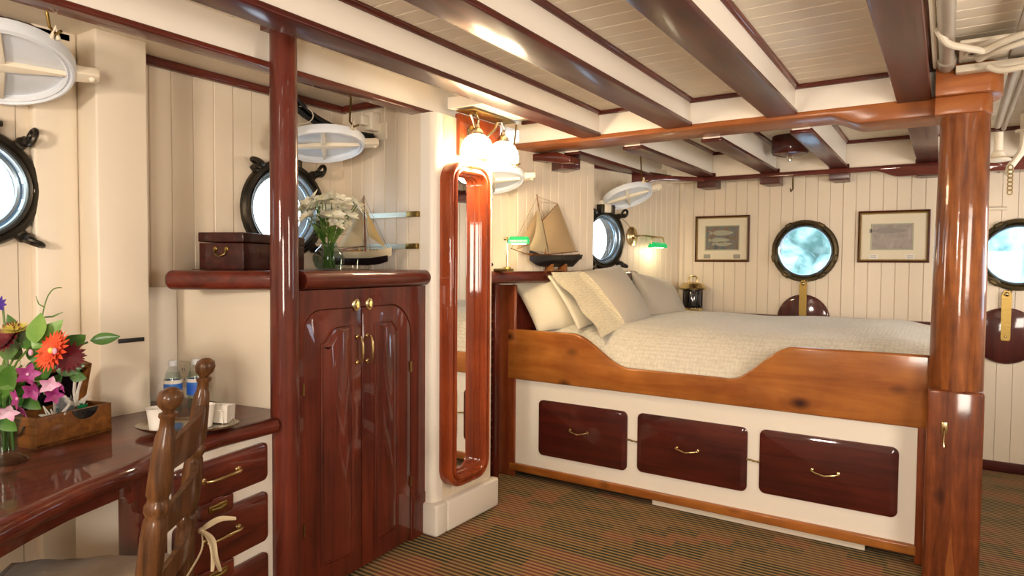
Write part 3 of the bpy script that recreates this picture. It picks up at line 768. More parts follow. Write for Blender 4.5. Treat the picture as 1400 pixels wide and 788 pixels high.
for k, (z0, z1) in enumerate([(.572, .716), (.338, .528), (.110, .294)]):
    d = drawer_front(desk, -.51, -.098, z0, z1)
    zc = (z0 + z1) / 2 + .01
    b = bm_(); Mx = T(.016, -.325 + .0, zc)
    L = .15; out = .028
    tube(b, [(0, -L / 2, 0), (out * .7, -L / 2, 0), (out, -L / 2 + .014, 0), (out * 1.1, 0, 0), (out, L / 2 - .014, 0), (out * .7, L / 2, 0), (0, L / 2, 0)], .0055, 10, Mx)
    for s_ in (-1, 1): lathe(b, [(0, 0), (.012, 0), (.010, .005), (0, .008)], 14, Mx @ T(0, s_ * L / 2, 0) @ RY(90))
    dobj('handle', b, 'brass', d)
    if k < 2:
        zc = z0 - .024
        b = bm_(); prism(b, [(-.415, zc - .024), (-.405, zc - .03), (-.285, zc - .03), (-.275, zc - .024), (-.275, zc + .026), (-.32, zc + .026), (-.325, zc + .034), (-.365, zc + .034), (-.37, zc + .026), (-.415, zc + .026)], 0, .022, PX, bev=.003)
        la = dobj('catch_block', b, 'mah_y', desk)
        b = bm_(); box(b, .02, .026, -.385, -.305, zc - .012, zc + .014, bev=.004); tube(b, [(.026, -.375, zc), (.034, -.345, zc), (.026, -.315, zc)], .004, 8); dobj('catch', b, 'oldbrass', la)

# ------------------------------------------------------------------ mirror
MF = T(-2.168, 2.60, 0)
mir = thing('wall_mirror', 'tall narrow mirror in a deep moulded orange wood frame on the locker', 'mirror', T(-2.168, 2.81, 1.07))
XM = -2.092
ya, yb = at(602, 420, x=-2.165).y, at(672, 420, x=XM).y; za, zb_ = at(635, 665, x=XM).z, at(635, 221, x=XM).z
b = bm_(); path = rrect(ya, yb, za, zb_, .105, 8)
sweep(b, path, [(0, 0), (0, .058), (.006, .072), (.014, .077), (.022, .074), (.025, .066), (.033, .066), (.037, .076), (.046, .079), (.054, .074), (.058, .060), (.058, .042), (.062, .041), (.062, .036), (.066, .034), (.066, .012), (.072, .010), (.074, .0)], T(-2.170, 0, 0))
obj('frame', b, 'frame', mir, world=True)
b = bm_(); prism(b, rrect(ya + .05, yb - .05, za + .05, zb_ - .05, .05, 6), -2.168, -2.162, PX); obj('mirror_glass', b, 'mirror', mir, world=True)

# ------------------------------------------------------------------ lamp with two glass shades
lx, ly, lz = -2.16, 2.86, 2.10
lam = thing('vanity_lamp', 'brass wall lamp with two lit white glass shades above the mirror', 'lamp', T(-2.16, 2.80, 2.10))
b = bm_(); box(b, -2.183, -2.150, 2.75, 3.13, 1.97, 2.19, bev=.006); obj('backboard', b, 'frame', lam, world=True)
b = bm_(); box(b, -2.15, -2.04, 2.72, 3.12, 2.19, 2.197, bev=.002); obj('heat_plate', b, 'oldbrass', lam, world=True)
b = bm_(); lathe(b, [(0, 0), (.052, 0), (.05, .008), (.04, .014), (.036, .022), (.024, .028), (.02, .04), (0, .045)], 24, T(-2.150, 2.86, 2.09) @ RY(90)); obj('back_plate', b, 'chrome', lam, world=True)
for k, yy_ in enumerate((2.79, 3.03)):
    zt_ = 2.075
    b = bm_(); tube(b, [(-2.13, 2.84 + .06 * k, 2.09), (-2.10, 2.84 + .08 * k, 2.085), (-2.085, yy_ * .7 + .3 * (2.86 + .05 * k) - .02, 2.13), (-2.075, yy_ - .045, 2.17), (-2.07, yy_ - .01, 2.182), (-2.065, yy_ + .012, 2.15), (-2.065, yy_, 2.10)], .008, 10)
    arm = obj('arm', b, 'chrome', lam, world=True)
    b = bm_(); lathe(b, [(0, .05), (.012, .05), (.014, .035), (.03, .02), (.036, .0), (.036, -.012), (.03, -.014)], 20, T(-2.065, yy_, zt_ - .0)); obj('fitter', b, 'chrome', arm, world=True)
    b = bm_(); prof = [(.030, 0), (.045, -.008), (.068, -.028), (.082, -.055), (.088, -.085), (.086, -.112), (.083, -.112), (.085, -.085), (.079, -.056), (.066, -.031), (.043, -.012), (.029, -.006)]
    lathe(b, prof + [prof[0]], 32, T(-2.065, yy_, zt_), cap=False); obj('shade', b, 'globe', lam, world=True)
    b = bm_(); sphere(b, (-2.065, yy_, zt_ - .06), .028, 14); obj('bulb', b, 'bulb', lam, world=True)
    l_ = bpy.data.lights.new('lamp_bulb', 'POINT'); l_.energy = 8; l_.color = (1, .80, .52); l_.shadow_soft_size = .07
    lo = bpy.data.objects.new('lamp_bulb', l_); C.objects.link(lo); lo.location = (-2.02, yy_, zt_ - .15)

# ------------------------------------------------------------------ bed
BY = 3.6
bed = thing('bed', 'built-in double bed with shaped fir side rail and three red drawers', 'bed', T(-1.22, BY, 0))
def bw(name, b, mat, parent=None, **k): return obj(name, b, mat, parent or bed, world=True, **k)
b = bm_(); box(b, -2.37, -.08, BY + .012, BY + .04, .085, .66); panel = bw('white_front', b, 'white')
# side rail with the dipped middle
def ss(a0, z0, a1, z1, n=12): return [(a0 + (a1 - a0) * i / n, z0 + (z1 - z0) * (3 * (i / n) ** 2 - 2 * (i / n) ** 3)) for i in range(n + 1)]
topl = [(-2.40, .972)] + ss(-1.93, .972, -1.55, .789) + ss(-1.02, .789, -.62, .992)[0:1] + ss(-.97, .787, -.64, .985, 10) + [(-.03, .990)]
topl = [(x, z) for i, (x, z) in enumerate(topl) if i == 0 or x > topl[i - 1][0] + .001]
poly = [(-2.40, .645), (-.03, .645)] + list(reversed(topl))
b = bm_(); prism(b, poly, -(BY + .035), -(BY - .008), PY, bev=.011, seg=4); rail = bw('side_rail', b, 'fir_x')
b = bm_(); box(b, -2.38, -.085, BY - .012, BY + .03, .04, .088, bev=.007); bw('bottom_rail', b, 'fir_x')
b = bm_(); box(b, -.092, -.03, BY - .006, BY + .05, .0, .66, bev=.006); bw('end_stile', b, 'fir_z')
b = bm_(); box(b, -2.475, -2.345, BY - .006, BY + .022, 0, 1.262, bev=.006); post_h = bw('head_stile', b, 'fir_z')
b = bm_(); prism(b, [(-2.455, BY + .03), (-2.435, BY + .03), (-2.10, 4.88), (-2.12, 4.88)], .62, 1.26); bw('headboard', b, 'mah_z')
b = bm_(); prism(b, [(-1.4, 0), (-.30, 0), (-.30, .045), (-1.4, .045)], -(BY + .05), -(BY + .03), PY); bw('plinth', b, 'cream')
b = bm_(); prism(b, [(-2.44, BY + .09), (-.05, BY + .09), (-.05, 5.5), (HX(5.5) + .07, 5.5), (HX(4) + .07, 4.0), (-2.44, 3.75)], 0, .6); bw('base_box', b, 'darkin')
for k, (s0, s1) in enumerate([(-2.163, -1.553), (-1.488, -.863), (-.80, -.165)]):
    b = bm_(); path = rrect(s0, s1, .175 + .012 * k, .530 + .004 * k, .032, 6)
    Mx = Matrix(((0, 1, 0, 0), (-1, 0, 0, BY + .012), (0, 0, 1, 0), (0, 0, 0, 1)))
    prism(b, path, 0, .008, Mx @ PX); raised(b, path, .008, .018, .03, Mx)
    d = bw('drawer', b, 'drawer')
    b = bm_(); xc = [-1.868, -1.186, -.482][k]; Mh = Mx @ T(.018, xc, .362)
    L = .12; out = .026
    tube(b, [(0, -L / 2, .006), (out * .8, -L / 2, .006), (out, -L / 2 + .014, .002), (out * 1.1, 0, -.008), (out, L / 2 - .014, .002), (out * .8, L / 2, .006), (0, L / 2, .006)], .005, 10, Mh)
    for s_ in (-1, 1): lathe(b, [(0, 0), (.010, 0), (.009, .005), (0, .008)], 14, Mh @ T(0, s_ * L / 2, .006) @ RY(90))
    bw('handle', b, 'brass', d)
    if k < 2:
        b = bm_(); xg = s1 + .032; tube(b, [(xg - .034, BY + .004, .364), (xg - .012, BY + .004, .366), (xg, BY + .002, .362), (xg + .012, BY + .004, .362), (xg + .034, BY + .004, .36)], [.006, .004, .0055, .004, .006], 8); bw('catch', b, 'oldbrass')
# shelf behind the bed head
b = bm_(); q0 = Vector((-2.47, 3.17)); 
prism(b, [(-2.30, 3.50), (-2.03, 4.90), (HX(4.90) + .02, 4.90), (HX(3.5) + .02, 3.5)][:0] + [(HX(3.18) + .02, 3.18), (-2.37, 3.18), (-2.33, 3.50), (-2.26, 3.80), (-2.03, 4.86), (-2.04, 4.91), (HX(4.91) + .02, 4.91)], 1.275, 1.352, bev=.026, seg=4)
tag(obj('headboard_shelf', b, 'mah_y'), 'mahogany shelf with rounded edge behind the pillows', 'shelf')
# louvred dark cabinet side under that shelf
ld = thing('louvre_panel', 'narrow dark louvred panel between mirror locker and bed', 'panel', T(-2.44, 3.34, 0))
b = bm_(); box(b, -.03, -.02, -.23, .19, 0, 1.27); obj('backing', b, 'darkin', ld)
b = bm_(); box(b, -.02, .02, .14, .19, 0, 1.27, bev=.004); obj('stile', b, 'mah_z', ld)
b = bm_(); box(b, -.012, .012, -.002, .38, -.006, .006, T(-.004, -.23, 0) @ RY(35)); sl = obj('slat', b, 'mah_y', ld); sl.location = (0, 0, .10)
for k in range(1, 20): inst(sl, 'slat', ld, T(0, 0, .10 + .058 * k))

# bedspread: one grid surface with closed underside
def grid_mesh(name, nu, nv, f, mat, parent=None, close=None, **k):
    b = bm_(); V = [[b.verts.new(f(i / nu, j / nv)) for j in range(nv + 1)] for i in range(nu + 1)]
    for i in range(nu):
        for j in range(nv): b.faces.new((V[i][j], V[i + 1][j], V[i + 1][j + 1], V[i][j + 1]))
    if close is not None:
        U = [[b.verts.new(close(i / nu, j / nv)) for j in range(nv + 1)] for i in range(nu + 1)]
        for i in range(nu):
            for j in range(nv): b.faces.new((U[i][j + 1], U[i + 1][j + 1], U[i + 1][j], U[i][j]))
        for i in range(nu):
            b.faces.new((V[i + 1][0], V[i][0], U[i][0], U[i + 1][0])); b.faces.new((V[i][nv], V[i + 1][nv], U[i + 1][nv], U[i][nv]))
        for j in range(nv):
            b.faces.new((V[0][j], V[0][j + 1], U[0][j + 1], U[0][j])); b.faces.new((V[nu][j + 1], V[nu][j], U[nu][j], U[nu][j + 1]))
    bmesh.ops.recalc_face_normals(b, faces=b.faces)
    return obj(name, b, mat, parent, **k)
def ease(t): t = max(0, min(1, t)); return t * t * (3 - 2 * t)
def spread(u, v):
    y = 3.645 + 1.80 * v
    xl = max(-2.29, HX(y) + .10, -1.60 - 3 * (5.28 - y) if y > 5.05 else -9); x = xl + (-.055 - xl) * u
    d = (y - 3.645)
    z = .74 + .275 * (1 - (1 - min(1, d / .42)) ** 2.3) ** .8
    z += .018 * ease((d - .3) / .8)
    z -= .05 * ease((d - 1.5) / .3) ** 2
    z += .006 * math.sin(5 * x + 2 * y) * ease(d / .3) + .004 * math.sin(11 * x - 4 * y)
    if x > -.25: z -= .02 * ease((x + .25) / .2)
    return (x, y, z)
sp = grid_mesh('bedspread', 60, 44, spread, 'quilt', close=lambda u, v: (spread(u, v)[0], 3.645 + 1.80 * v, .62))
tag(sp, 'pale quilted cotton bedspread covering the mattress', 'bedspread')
# pillows from four corners
def pillow(name, label, BN, TN, TF, BF, t, mat, flange=0, fmat=None, group='pillows at the head of the bed', seed=0):
    BN, TN, TF, BF = map(Vector, (BN, TN, TF, BF)); c = (BN + TN + TF + BF) / 4
    nrm = ((TN - BN) + (TF - BF)).cross((BF - BN) + (TF - TN)).normalized()
    if nrm.x < 0: nrm = -nrm
    rr = random.Random(seed); ph = [rr.uniform(0, 6) for _ in range(6)]
    def pt(u, v, s_):
        # concave edges: pull the sides in between corners
        uu = .5 + (u - .5) * (1 - .07 * (1 - (2 * v - 1) ** 2)); vv = .5 + (v - .5) * (1 - .07 * (1 - (2 * u - 1) ** 2))
        p0 = BN.lerp(BF, uu); p1 = TN.lerp(TF, uu); p_ = p0.lerp(p1, vv)
        a = 1 - abs(2 * u - 1) ** 2.4; e = 1 - abs(2 * v - 1) ** 2.4
        if flange:
            fu = max(0, min(1, (u - flange) / (1 - flange))) ; fv = (v - flange * .0)
            a = max(0, 1 - abs(2 * fu - 1) ** 2.4)
        h = t * .5 * max(0, a * e) ** .55 + .0006
        h *= 1 + .10 * math.sin(4 * u + ph[0]) * math.cos(5 * v + ph[1]) + .05 * math.sin(13 * u + ph[2] + 3 * v) * (1 if s_ > 0 else 0)
        q = p_ + nrm * h * s_
        # sag: bottom heavier
        q += nrm * (.03 * math.sin(PI * u) * (1 - v)) * (1 if s_ > 0 else .3)
        if flange and u < flange: q += nrm * .012 * math.sin(14 * v + ph[3]) * (1 - u / flange)
        return q
    root = thing(name, label, 'pillow', T(*c), group)
    N = 26
    b = bm_()
    for s_ in (1, -1):
        V = [[b.verts.new(pt(i / N, j / N, s_)) for j in range(N + 1)] for i in range(N + 1)]
        for i in range(N):
            for j in range(N): b.faces.new((V[i][j], V[i + 1][j], V[i + 1][j + 1], V[i][j + 1]))
    bmesh.ops.remove_doubles(b, verts=b.verts, dist=.0014)
    bmesh.ops.recalc_face_normals(b, faces=b.faces)
    body = obj('pillow_case', b, mat, root, world=True, ang=180)
    if flange:
        k = int(N * flange * 1.0)
        b = bm_(); V = [[b.verts.new(pt(i / N * 1.0, j / N, 1) + nrm * .004) for j in range(N + 1)] for i in range(k + 2)]
        for i in range(k + 1):
            for j in range(N): b.faces.new((V[i][j], V[i + 1][j], V[i + 1][j + 1], V[i][j + 1]))
        U = [[b.verts.new(pt(i / N, j / N, 1) + nrm * .0005) for j in range(N + 1)] for i in range(k + 2)]
        for i in range(k + 1):
            for j in range(N): b.faces.new((U[i][j + 1], U[i + 1][j + 1], U[i + 1][j], U[i][j]))
        bmesh.ops.recalc_face_normals(b, faces=b.faces)
        obj('quilted_flange', b, fmat, root, world=True, ang=180, label='quilted cream border of the sham')
    return root
pillow('pillow', 'cream pillow nearest the mirror, leaning on the bed head', at(735, 455, y=3.72), at(698, 384, y=3.70), at(776, 380, y=4.0), at(805, 450, y=4.1), .12, 'pillow', seed=2)
bn = at(822, 462, y=3.70); tn = at(752, 374, y=3.76); tf = at(848, 362, y=4.55); bf = at(893, 439, y=4.52)
pillow('pillow', 'large sham with quilted border at the front of the pillows', bn, tn, tf, bf, .17, 'pillowg', flange=.36, fmat='quiltp', seed=5)
pillow('pillow', 'cream pillow tucked behind the quilted sham', (-1.98, 3.78, .98), (-2.22, 3.78, 1.33), (-2.14, 4.40, 1.34), (-1.92, 4.4, 1.0), .06, 'pillow', seed=8)
bn = at(880, 442, y=4.60); tn = at(862, 370, y=4.62); tf = at(915, 385, y=5.22); bf = at(941, 432, y=5.22)
pillow('pillow', 'grey pillow farthest from the mirror, by the green wall lamp', bn, tn, tf, bf, .15, 'pillowg', seed=11)
# ledge behind the mattress
b = bm_(); box(b, -1.62, .0, 5.462, 5.55, .97, 1.012, bev=.006); box(b, -1.93, -1.62, 5.29, 5.584, .97, 1.012, bev=.006)
tag(obj('bed_ledge', b, 'dark_x'), 'dark narrow ledge along the back wall behind the mattress', 'ledge')

# ------------------------------------------------------------------ port lids hung under the deck
def lid(label, c, a, tilt, R, rod, knob=None):
    # local X points at the clamp lug, a = its rise; the near edge is lifted by tilt
    Mx = T(*c) @ RZ(math.degrees(math.atan2(-c[0], c[1]))) @ RY(-a) @ RX(-tilt)
    root = thing('deadlight', label, 'deadlight', Mx, 'white deadlights swung up under the deck')
    b = bm_(); prof = [(R * .84, .012), (R * .84, -.016), (R * .87, -.024), (R * .905, -.020), (R * .93, -.028), (R * .965, -.026), (R, -.010), (R, .012)]
    k = 56; rings = [[b.verts.new((r * math.cos(2 * PI * i / k), r * math.sin(2 * PI * i / k), z)) for i in range(k)] for r, z in prof]
    for q in range(len(rings)):
        A, B = rings[q], rings[(q + 1) % len(rings)]
        for i in range(k): b.faces.new((A[i], A[(i + 1) % k], B[(i + 1) % k], B[i]))
    bmesh.ops.recalc_face_normals(b, faces=b.faces); obj('rim', b, 'lid', root)
    b = bm_(); lathe(b, [(0, .010), (R * .86, .010), (R * .86, -.002), (0, -.004)], 48); obj('plate', b, 'lid', root)
    b = bm_(); prism(b, [(-R * .85, -.006), (0, -.022), (R * .85, -.006), (R * .85, .006), (0, .024), (-R * .85, .006)], -.022, -.003, bev=.004); obj('cross_rib', b, 'lidcream', root)
    b = bm_(); prism(b, [(-.005, -R * .85), (.005, -R * .85), (.014, 0), (.005, R * .85), (-.005, R * .85), (-.014, 0)], -.020, -.003, bev=.003); obj('cross_rib', b, 'lidcream', root)
    b = bm_(); prism(b, [(R * .95, -.028), (R + .055, -.024), (R + .066, -.016), (R + .066, .016), (R + .055, .024), (R * .95, .028)], -.022, .012, bev=.005)
    sphere(b, (R + .044, 0, -.022), .011, 10); obj('clamp_lug', b, 'lidcream', root)
    b = bm_(); box(b, -R - .045, -R * .94, -.03, .03, -.02, .014, bev=.006); obj('hinge_lug', b, 'lidcream', root)
    b = bm_(); ax = Vector(rod); pe = Mx @ Vector((R * .62, -R * .74, .012)); 
    tube(b, [(ax.x, ax.y, 2.25), (pe.x + (ax.x - pe.x) * .3, pe.y + (ax.y - pe.y) * .3, pe.z + .10), (pe.x, pe.y, pe.z + .03), (pe.x + .02, pe.y + .01, pe.z + .005), (pe.x + .045, pe.y + .015, pe.z + .012)], .005, 8)
    obj('hanging_rod', b, 'oldbrass', root, world=True)
    b = bm_(); tube(b, [(pe.x + .01, pe.y, pe.z - .01), (pe.x + .012, pe.y + .012, pe.z + .03), (pe.x + .014, pe.y + .02, pe.z - .01)], .008, 8); obj('eye', b, 'lidcream', root, world=True)
lid('white ribbed deadlight hanging over the desk, largest in view', (-2.62, .90, 2.05), 2, 23, .212, (-2.42, .93, 0))
lid('white deadlight above the wardrobe shelf, behind the slim post', (-2.605, 2.235, 1.992), 5, 13, .205, (-2.43, 2.26, 0))
lid('white deadlight partly hidden by the mirror top and lamp', (-2.36, 3.36, 1.925), 6, 15, .195, (-2.22, 3.40, 0))
lid('white deadlight over the pillows by the farthest hull port', (-2.03, 4.66, 1.925), 16, 17, .19, (-1.94, 4.68, 0))

# ------------------------------------------------------------------ black cable bundle
cb = thing('cable_bundle', 'thick bundle of black cables sagging above the wardrobe', 'cables', T(-2.55, 2.15, 2.1))
for i in range(13):
    a, c = rnd(-.034, .034), rnd(-.03, .03); tw = rnd(0, 6)
    base = [at(386, 84, x=-2.77), at(392, 108, x=-2.77), at(400, 134, x=-2.77), at(420, 156, x=-2.77), at(445, 172, x=-2.76), at(470, 181, y=2.50), at(490, 185, y=2.50), at(508, 187, y=2.51)]
    b = bm_(); tube(b, [(q.x + a * (1 - k * .06), q.y + a * .3 * (1 - k * .06), q.z + (c + .006 * math.sin(tw + k * 1.3)) * (1 - k * .09)) for k, q in enumerate(base)] if 0 else cr([(q.x + a * (1 - k * .06), q.y + a * .3 * (1 - k * .06), q.z + (c + .006 * math.sin(tw + k * 1.3)) * (1 - k * .09)) for k, q in enumerate(base)], 4), rnd(.006, .009), 7)
    obj('cable', b, 'black', cb, world=True)
b = bm_(); tube(b, [(-2.77 + .05 * math.cos(t), 2.23 + .04 * math.cos(t), 2.15 + .045 * math.sin(t)) for t in [j * PI / 8 for j in range(16)]], .003, 6, closed=True); obj('cable_tie', b, 'cable', cb, world=True)
b = bm_(); box(b, -2.60, -2.54, 2.50, 2.568, 2.10, 2.20, bev=.01); box(b, -2.585, -2.555, 2.45, 2.5, 2.12, 2.17, bev=.006)
tag(obj('cable_box', b, 'steelwhite'), 'small pale junction box in the corner beside the cables', 'junction box')
b = bm_(); box(b, -2.555, -2.49, 2.558, 2.568, 2.055, 2.145, bev=.003); tag(obj('blank_plate', b, 'lidcream'), 'pale blank cover plate right of the wardrobe deadlight', 'cover plate')
# two flat metal bars across the partition corner
for zz, x0, x1, lb in ((1.652, -2.77, -2.262, 'upper flat metal bar on the planks behind the small model boat'), (1.487, -2.74, -2.268, 'lower flat metal bar on the planks behind the small model boat')):
    t = thing('metal_bar', lb, 'bar', T((x0 + x1) / 2, 2.56, zz), 'flat metal bars over the wardrobe')
    b = bm_(); box(b, x0, x1 - .07, 2.552, 2.556, zz - .013, zz + .013); obj('bar', b, 'galvbar', t, world=True)
    b = bm_(); box(b, x1 - .075, x1, 2.546, 2.568, zz - .014, zz + .014, bev=.002); sphere(b, (x1 - .03, 2.546, zz), .005, 8); obj('end_bracket', b, 'oldbrass', t, world=True)

# ------------------------------------------------------------------ dark box on the wardrobe shelf
A = Vector((-2.434, 1.667, 1.3665)); dB = Vector((-.906, -.422, 0)); dC = Vector((-.422, .906, 0))
BM = Matrix(((dB.x, dC.x, 0, A.x), (dB.y, dC.y, 0, A.y), (0, 0, 1, A.z), (0, 0, 0, 1)))
bx = thing('wooden_box', 'dark mahogany lidded box on the shelf behind the slim post', 'box', BM)
b = bm_(); box(b, 0, .20, 0, .55, 0, .112, bev=.003); obj('box_body', b, 'darkbox', bx)
b = bm_(); box(b, -.003, .203, -.003, .553, .115, .156, bev=.005); obj('box_lid', b, 'darkbox', bx)
b = bm_(); tube(b, [(.075, -.004, .085), (.078, -.012, .065), (.10, -.016, .055), (.122, -.012, .065), (.125, -.004, .085)], .003, 8)
for q in (.075, .125): lathe(b, [(0, 0), (.011, 0), (.009, .004), (0, .006)], 12, T(q, 0, .087) @ RX(90))
obj('bail_handle', b, 'oldbrass', bx)

# ------------------------------------------------------------------ plants helpers
def leaf_bm(b, Mx, L, Wd, cup=.15, bend=.2, n=6):
    rows = []
    for i in range(n + 1):
        t = i / n; w = Wd * .5 * (math.sin(PI * t ** .8) ** .9 if 0 < t < 1 else 0) + .0006
        z = bend * L * math.sin(t * PI * .5) ** 2 * -1
        rows.append([b.verts.new((t * L, -w, z + cup * w)), b.verts.new((t * L, 0, z)), b.verts.new((t * L, w, z + cup * w))])
    vs = [v for r in rows for v in r]
    for a, c in zip(rows, rows[1:]):
        for k in range(2): b.faces.new((a[k], a[k + 1], c[k + 1], c[k]))
    bmesh.ops.transform(b, matrix=Mx, verts=vs)
def orient(p, d, up=Vector((0, 0, 1))):
    d = Vector(d).normalized(); y_ = Vector(up).cross(d)
    if y_.length < 1e-3: y_ = Vector((0, 1, 0)).cross(d)
    y_.normalize(); z_ = d.cross(y_)
    return Matrix(((d.x, y_.x, z_.x, p[0]), (d.y, y_.y, z_.y, p[1]), (d.z, y_.z, z_.z, p[2]), (0, 0, 0, 1)))
def flower_bm(b, p, nrm, n, L, Wd, open_=.3, layers=1, cup=.3):
    """ring of petals round nrm; open_ 0 flat, 1 closed"""
    base = orient(p, nrm)
    for ly in range(layers):
        for i in range(n):
            a = 2 * PI * (i + ly * .5) / n
            el = open_ + ly * .22
            d = Vector((math.sin(el), math.cos(a) * math.cos(el), math.sin(a) * math.cos(el)))
            dw = (base.to_3x3() @ d); leaf_bm(b, orient(p, dw, base.to_3x3() @ Vector((1, 0, 0))), L * (1 - .12 * ly), Wd, cup, .12, 4)
# white alstroemeria in a round glass vase
vc = Vector((-2.32, 2.02, 1.3665))
va = thing('flower_vase', 'round glass vase of white flowers on the wardrobe shelf', 'vase', T(*vc))
prof = [(.0, .0), (.045, 0), (.062, .015), (.071, .045), (.070, .062), (.058, .088), (.040, .104), (.034, .115), (.040, .122)]
b = bm_(); lathe(b, prof + [(.037, .122), (.031, .115), (.037, .103), (.055, .087), (.067, .062), (.068, .046), (.059, .018), (.043, .005), (0, .005)], 36); obj('glass_bowl', b, 'vglass', va)
b = bm_(); lathe(b, [(0, .006), (.042, .006), (.058, .019), (.066, .046), (.0655, .062), (.0, .062)], 32); obj('water', b, 'water', va)
R_ = random.Random(3); heads = []
for i in range(26):
    a = R_.uniform(0, 2 * PI); el = R_.uniform(.0, 1.0) ** .6 * .95; L = R_.uniform(.17, .285)
    top = Vector((math.cos(a) * math.sin(el) * L * .62, math.sin(a) * math.sin(el) * L * .62, .06 + L * math.cos(el * .75)))
    heads.append((top, a))
    b = bm_(); bs = Vector((R_.uniform(-.03, .03), R_.uniform(-.03, .03), .012)); nk = Vector((math.cos(a) * .022, math.sin(a) * .022, .115))
    tube(b, [bs, nk, nk.lerp(top, .5) + Vector((0, 0, .015)), top], .0022, 6); obj('stem', b, 'stem', va)
for i in range(42):
    a = R_.uniform(0, 2 * PI); z = R_.uniform(.11, .21); b = bm_(); r = R_.uniform(.01, .04)
    leaf_bm(b, orient((math.cos(a) * r, math.sin(a) * r, z), (math.cos(a + R_.uniform(-.6, .6)), math.sin(a), R_.uniform(.1, 1.4))), R_.uniform(.05, .09), .017); obj('leaf', b, 'lime' if i % 3 else 'green', va)
for k, (tp, a) in enumerate(heads):
    for j in range(3):
        b = bm_(); d = Vector((tp.x, tp.y, .12 + .06 * j)).normalized() + Vector((R_.uniform(-.5, .5), R_.uniform(-.5, .5), R_.uniform(-.3, .4)))
        flower_bm(b, tp + Vector((R_.uniform(-.015, .015), R_.uniform(-.015, .015), R_.uniform(-.01, .015))), d, 6, R_.uniform(.036, .046), .030, .45); obj('flower', b, 'petalw', va)

# ------------------------------------------------------------------ model boats
def hull_bm(b, L, W_, H, z0, sheer=.25, stern=.5, n=14, lo=0., hi=1.):
    """hull along local Y (bow at +Y), deck open sheer, between fractions lo..hi of the depth"""
    secs = []
    for i in range(n + 1):
        t = i / n; w = W_ * .5 * (math.sin(PI * min(1, (t * (1 - stern * .35) + stern * .35))) ** .7 if t < 1 else .02) + .001
        rise = sheer * H * (2 * t - 1) ** 2 + (.35 * H * max(0, t - .8) / .2)
        keel = H * (.0 + .55 * max(0, (t - .72) / .28) ** 2 + .35 * max(0, (.14 - t) / .14))
        row = []
        for k in range(9):
            a = -1 + 2 * k / 8; f = abs(a) ** .6
            dep = lo + (hi - lo) * 1
            zz = keel + (H + rise - keel) * (lo + (hi - lo) * f) if hi < 1 or lo > 0 else keel + (H + rise - keel) * f
            ww = math.copysign(w * (abs(a) ** .5), a) if a else 0
            row.append(b.verts.new((ww, (t - .5) * L, z0 + zz)))
        secs.append(row)
    for p_, q in zip(secs, secs[1:]):
        for k in range(8): b.faces.new((p_[k], p_[k + 1], q[k + 1], q[k]))
        b.faces.new((p_[0], q[0], q[8], p_[8]))
    b.faces.new(secs[0]); b.faces.new(list(reversed(secs[-1])))
    bmesh.ops.recalc_face_normals(b, faces=b.faces)
def sail_bm(b, pts, belly=.02, n=8, th=.0015):
    """sail from 3 or 4 corners in (y, z) local, bellied on x"""
    P4 = [Vector((0, p_[0], p_[1])) for p_ in pts]
    if len(P4) == 3: P4 = [P4[0], P4[1], P4[2], P4[2]]
    for s_ in (0, 1):
        V = []
        for i in range(n + 1):
            u = i / n; row = []
            for j in range(n + 1):
                v = j / n; q = P4[0].lerp(P4[1], u).lerp(P4[3].lerp(P4[2], u), v)
                q = q + Vector((belly * math.sin(PI * u) * math.sin(PI * min(1, v + .1)) + s_ * th, 0, 0)); row.append(b.verts.new(q))
            V.append(row)
        for i in range(n):
            for j in range(n):
                f = (V[i][j], V[i + 1][j], V[i + 1][j + 1], V[i][j + 1])
                try: b.faces.new(f if s_ else tuple(reversed(f)))
                except ValueError: pass
# big model cutter on the headboard shelf; local Y along the wall, right in the picture = +Y, bow toward -Y
def spar(root, name, pts, r, mat='box'):
    b = bm_(); tube(b, pts, r, 7); return obj(name, b, mat, root)
ky = 1 / 141; kz = 1 / 201
bt = thing('model_sailboat', 'large gaff-rigged model boat with black hull and tan sails behind the pillows', 'model boat', T(-2.235, 3.93, 1.352) @ RZ(-15))
def q2(px, py): return ((px - 757) * ky, (365 - py) * kz + .004)
b = bm_(); hull_bm(b, .49, .085, .075, .030, sheer=.12)
for v in b.verts: v.co.y *= -1
bmesh.ops.reverse_faces(b, faces=b.faces)
for v in b.verts:
    if v.co.y > .17: v.co.z += (v.co.y - .17) * .35 * (1 if v.co.z < .08 else .1)
obj('hull', b, 'hullblack', bt)
b = bm_(); hull_bm(b, .485, .086, .012, .098, sheer=.7); obj('gunwale', b, 'box', bt)
b = bm_()
for yy_ in (-.06, .07): prism(b, [(-.035, 0), (.035, 0), (.03, .05), (.01, .035), (-.01, .035), (-.03, .05)], yy_ - .012, yy_ + .012, Matrix(((1, 0, 0, 0), (0, 0, 1, 0), (0, 1, 0, 0), (0, 0, 0, 1))))
box(b, -.006, .006, -.06, .07, 0, .012)
obj('cradle', b, 'box', bt, smooth=False)
mb_, mt_ = q2(744, 346), q2(731, 263)
spar(bt, 'mast', [(0, mb_[0], mb_[1]), (0, mt_[0], mt_[1])], [.006, .003])
bsA, bsB = q2(724, 345), q2(699, 336); spar(bt, 'bowsprit', [(0, bsA[0], bsA[1]), (0, bsB[0], bsB[1])], .003)
g0, g1 = q2(738, 299), q2(759, 273); spar(bt, 'gaff', [(0, *g0), (0, *g1)], .003)
o0, o1 = q2(745, 343), q2(788, 338); spar(bt, 'boom', [(0, *o0), (0, *o1)], .0035)
b = bm_(); sail_bm(b, [q2(739, 298), q2(759, 274), q2(786, 338), q2(748, 341)], .02); obj('mainsail', b, 'sail2', bt, smooth=True)
b = bm_(); sail_bm(b, [q2(733, 280), q2(746, 340), q2(722, 338)], .02); obj('staysail', b, 'sail', bt)
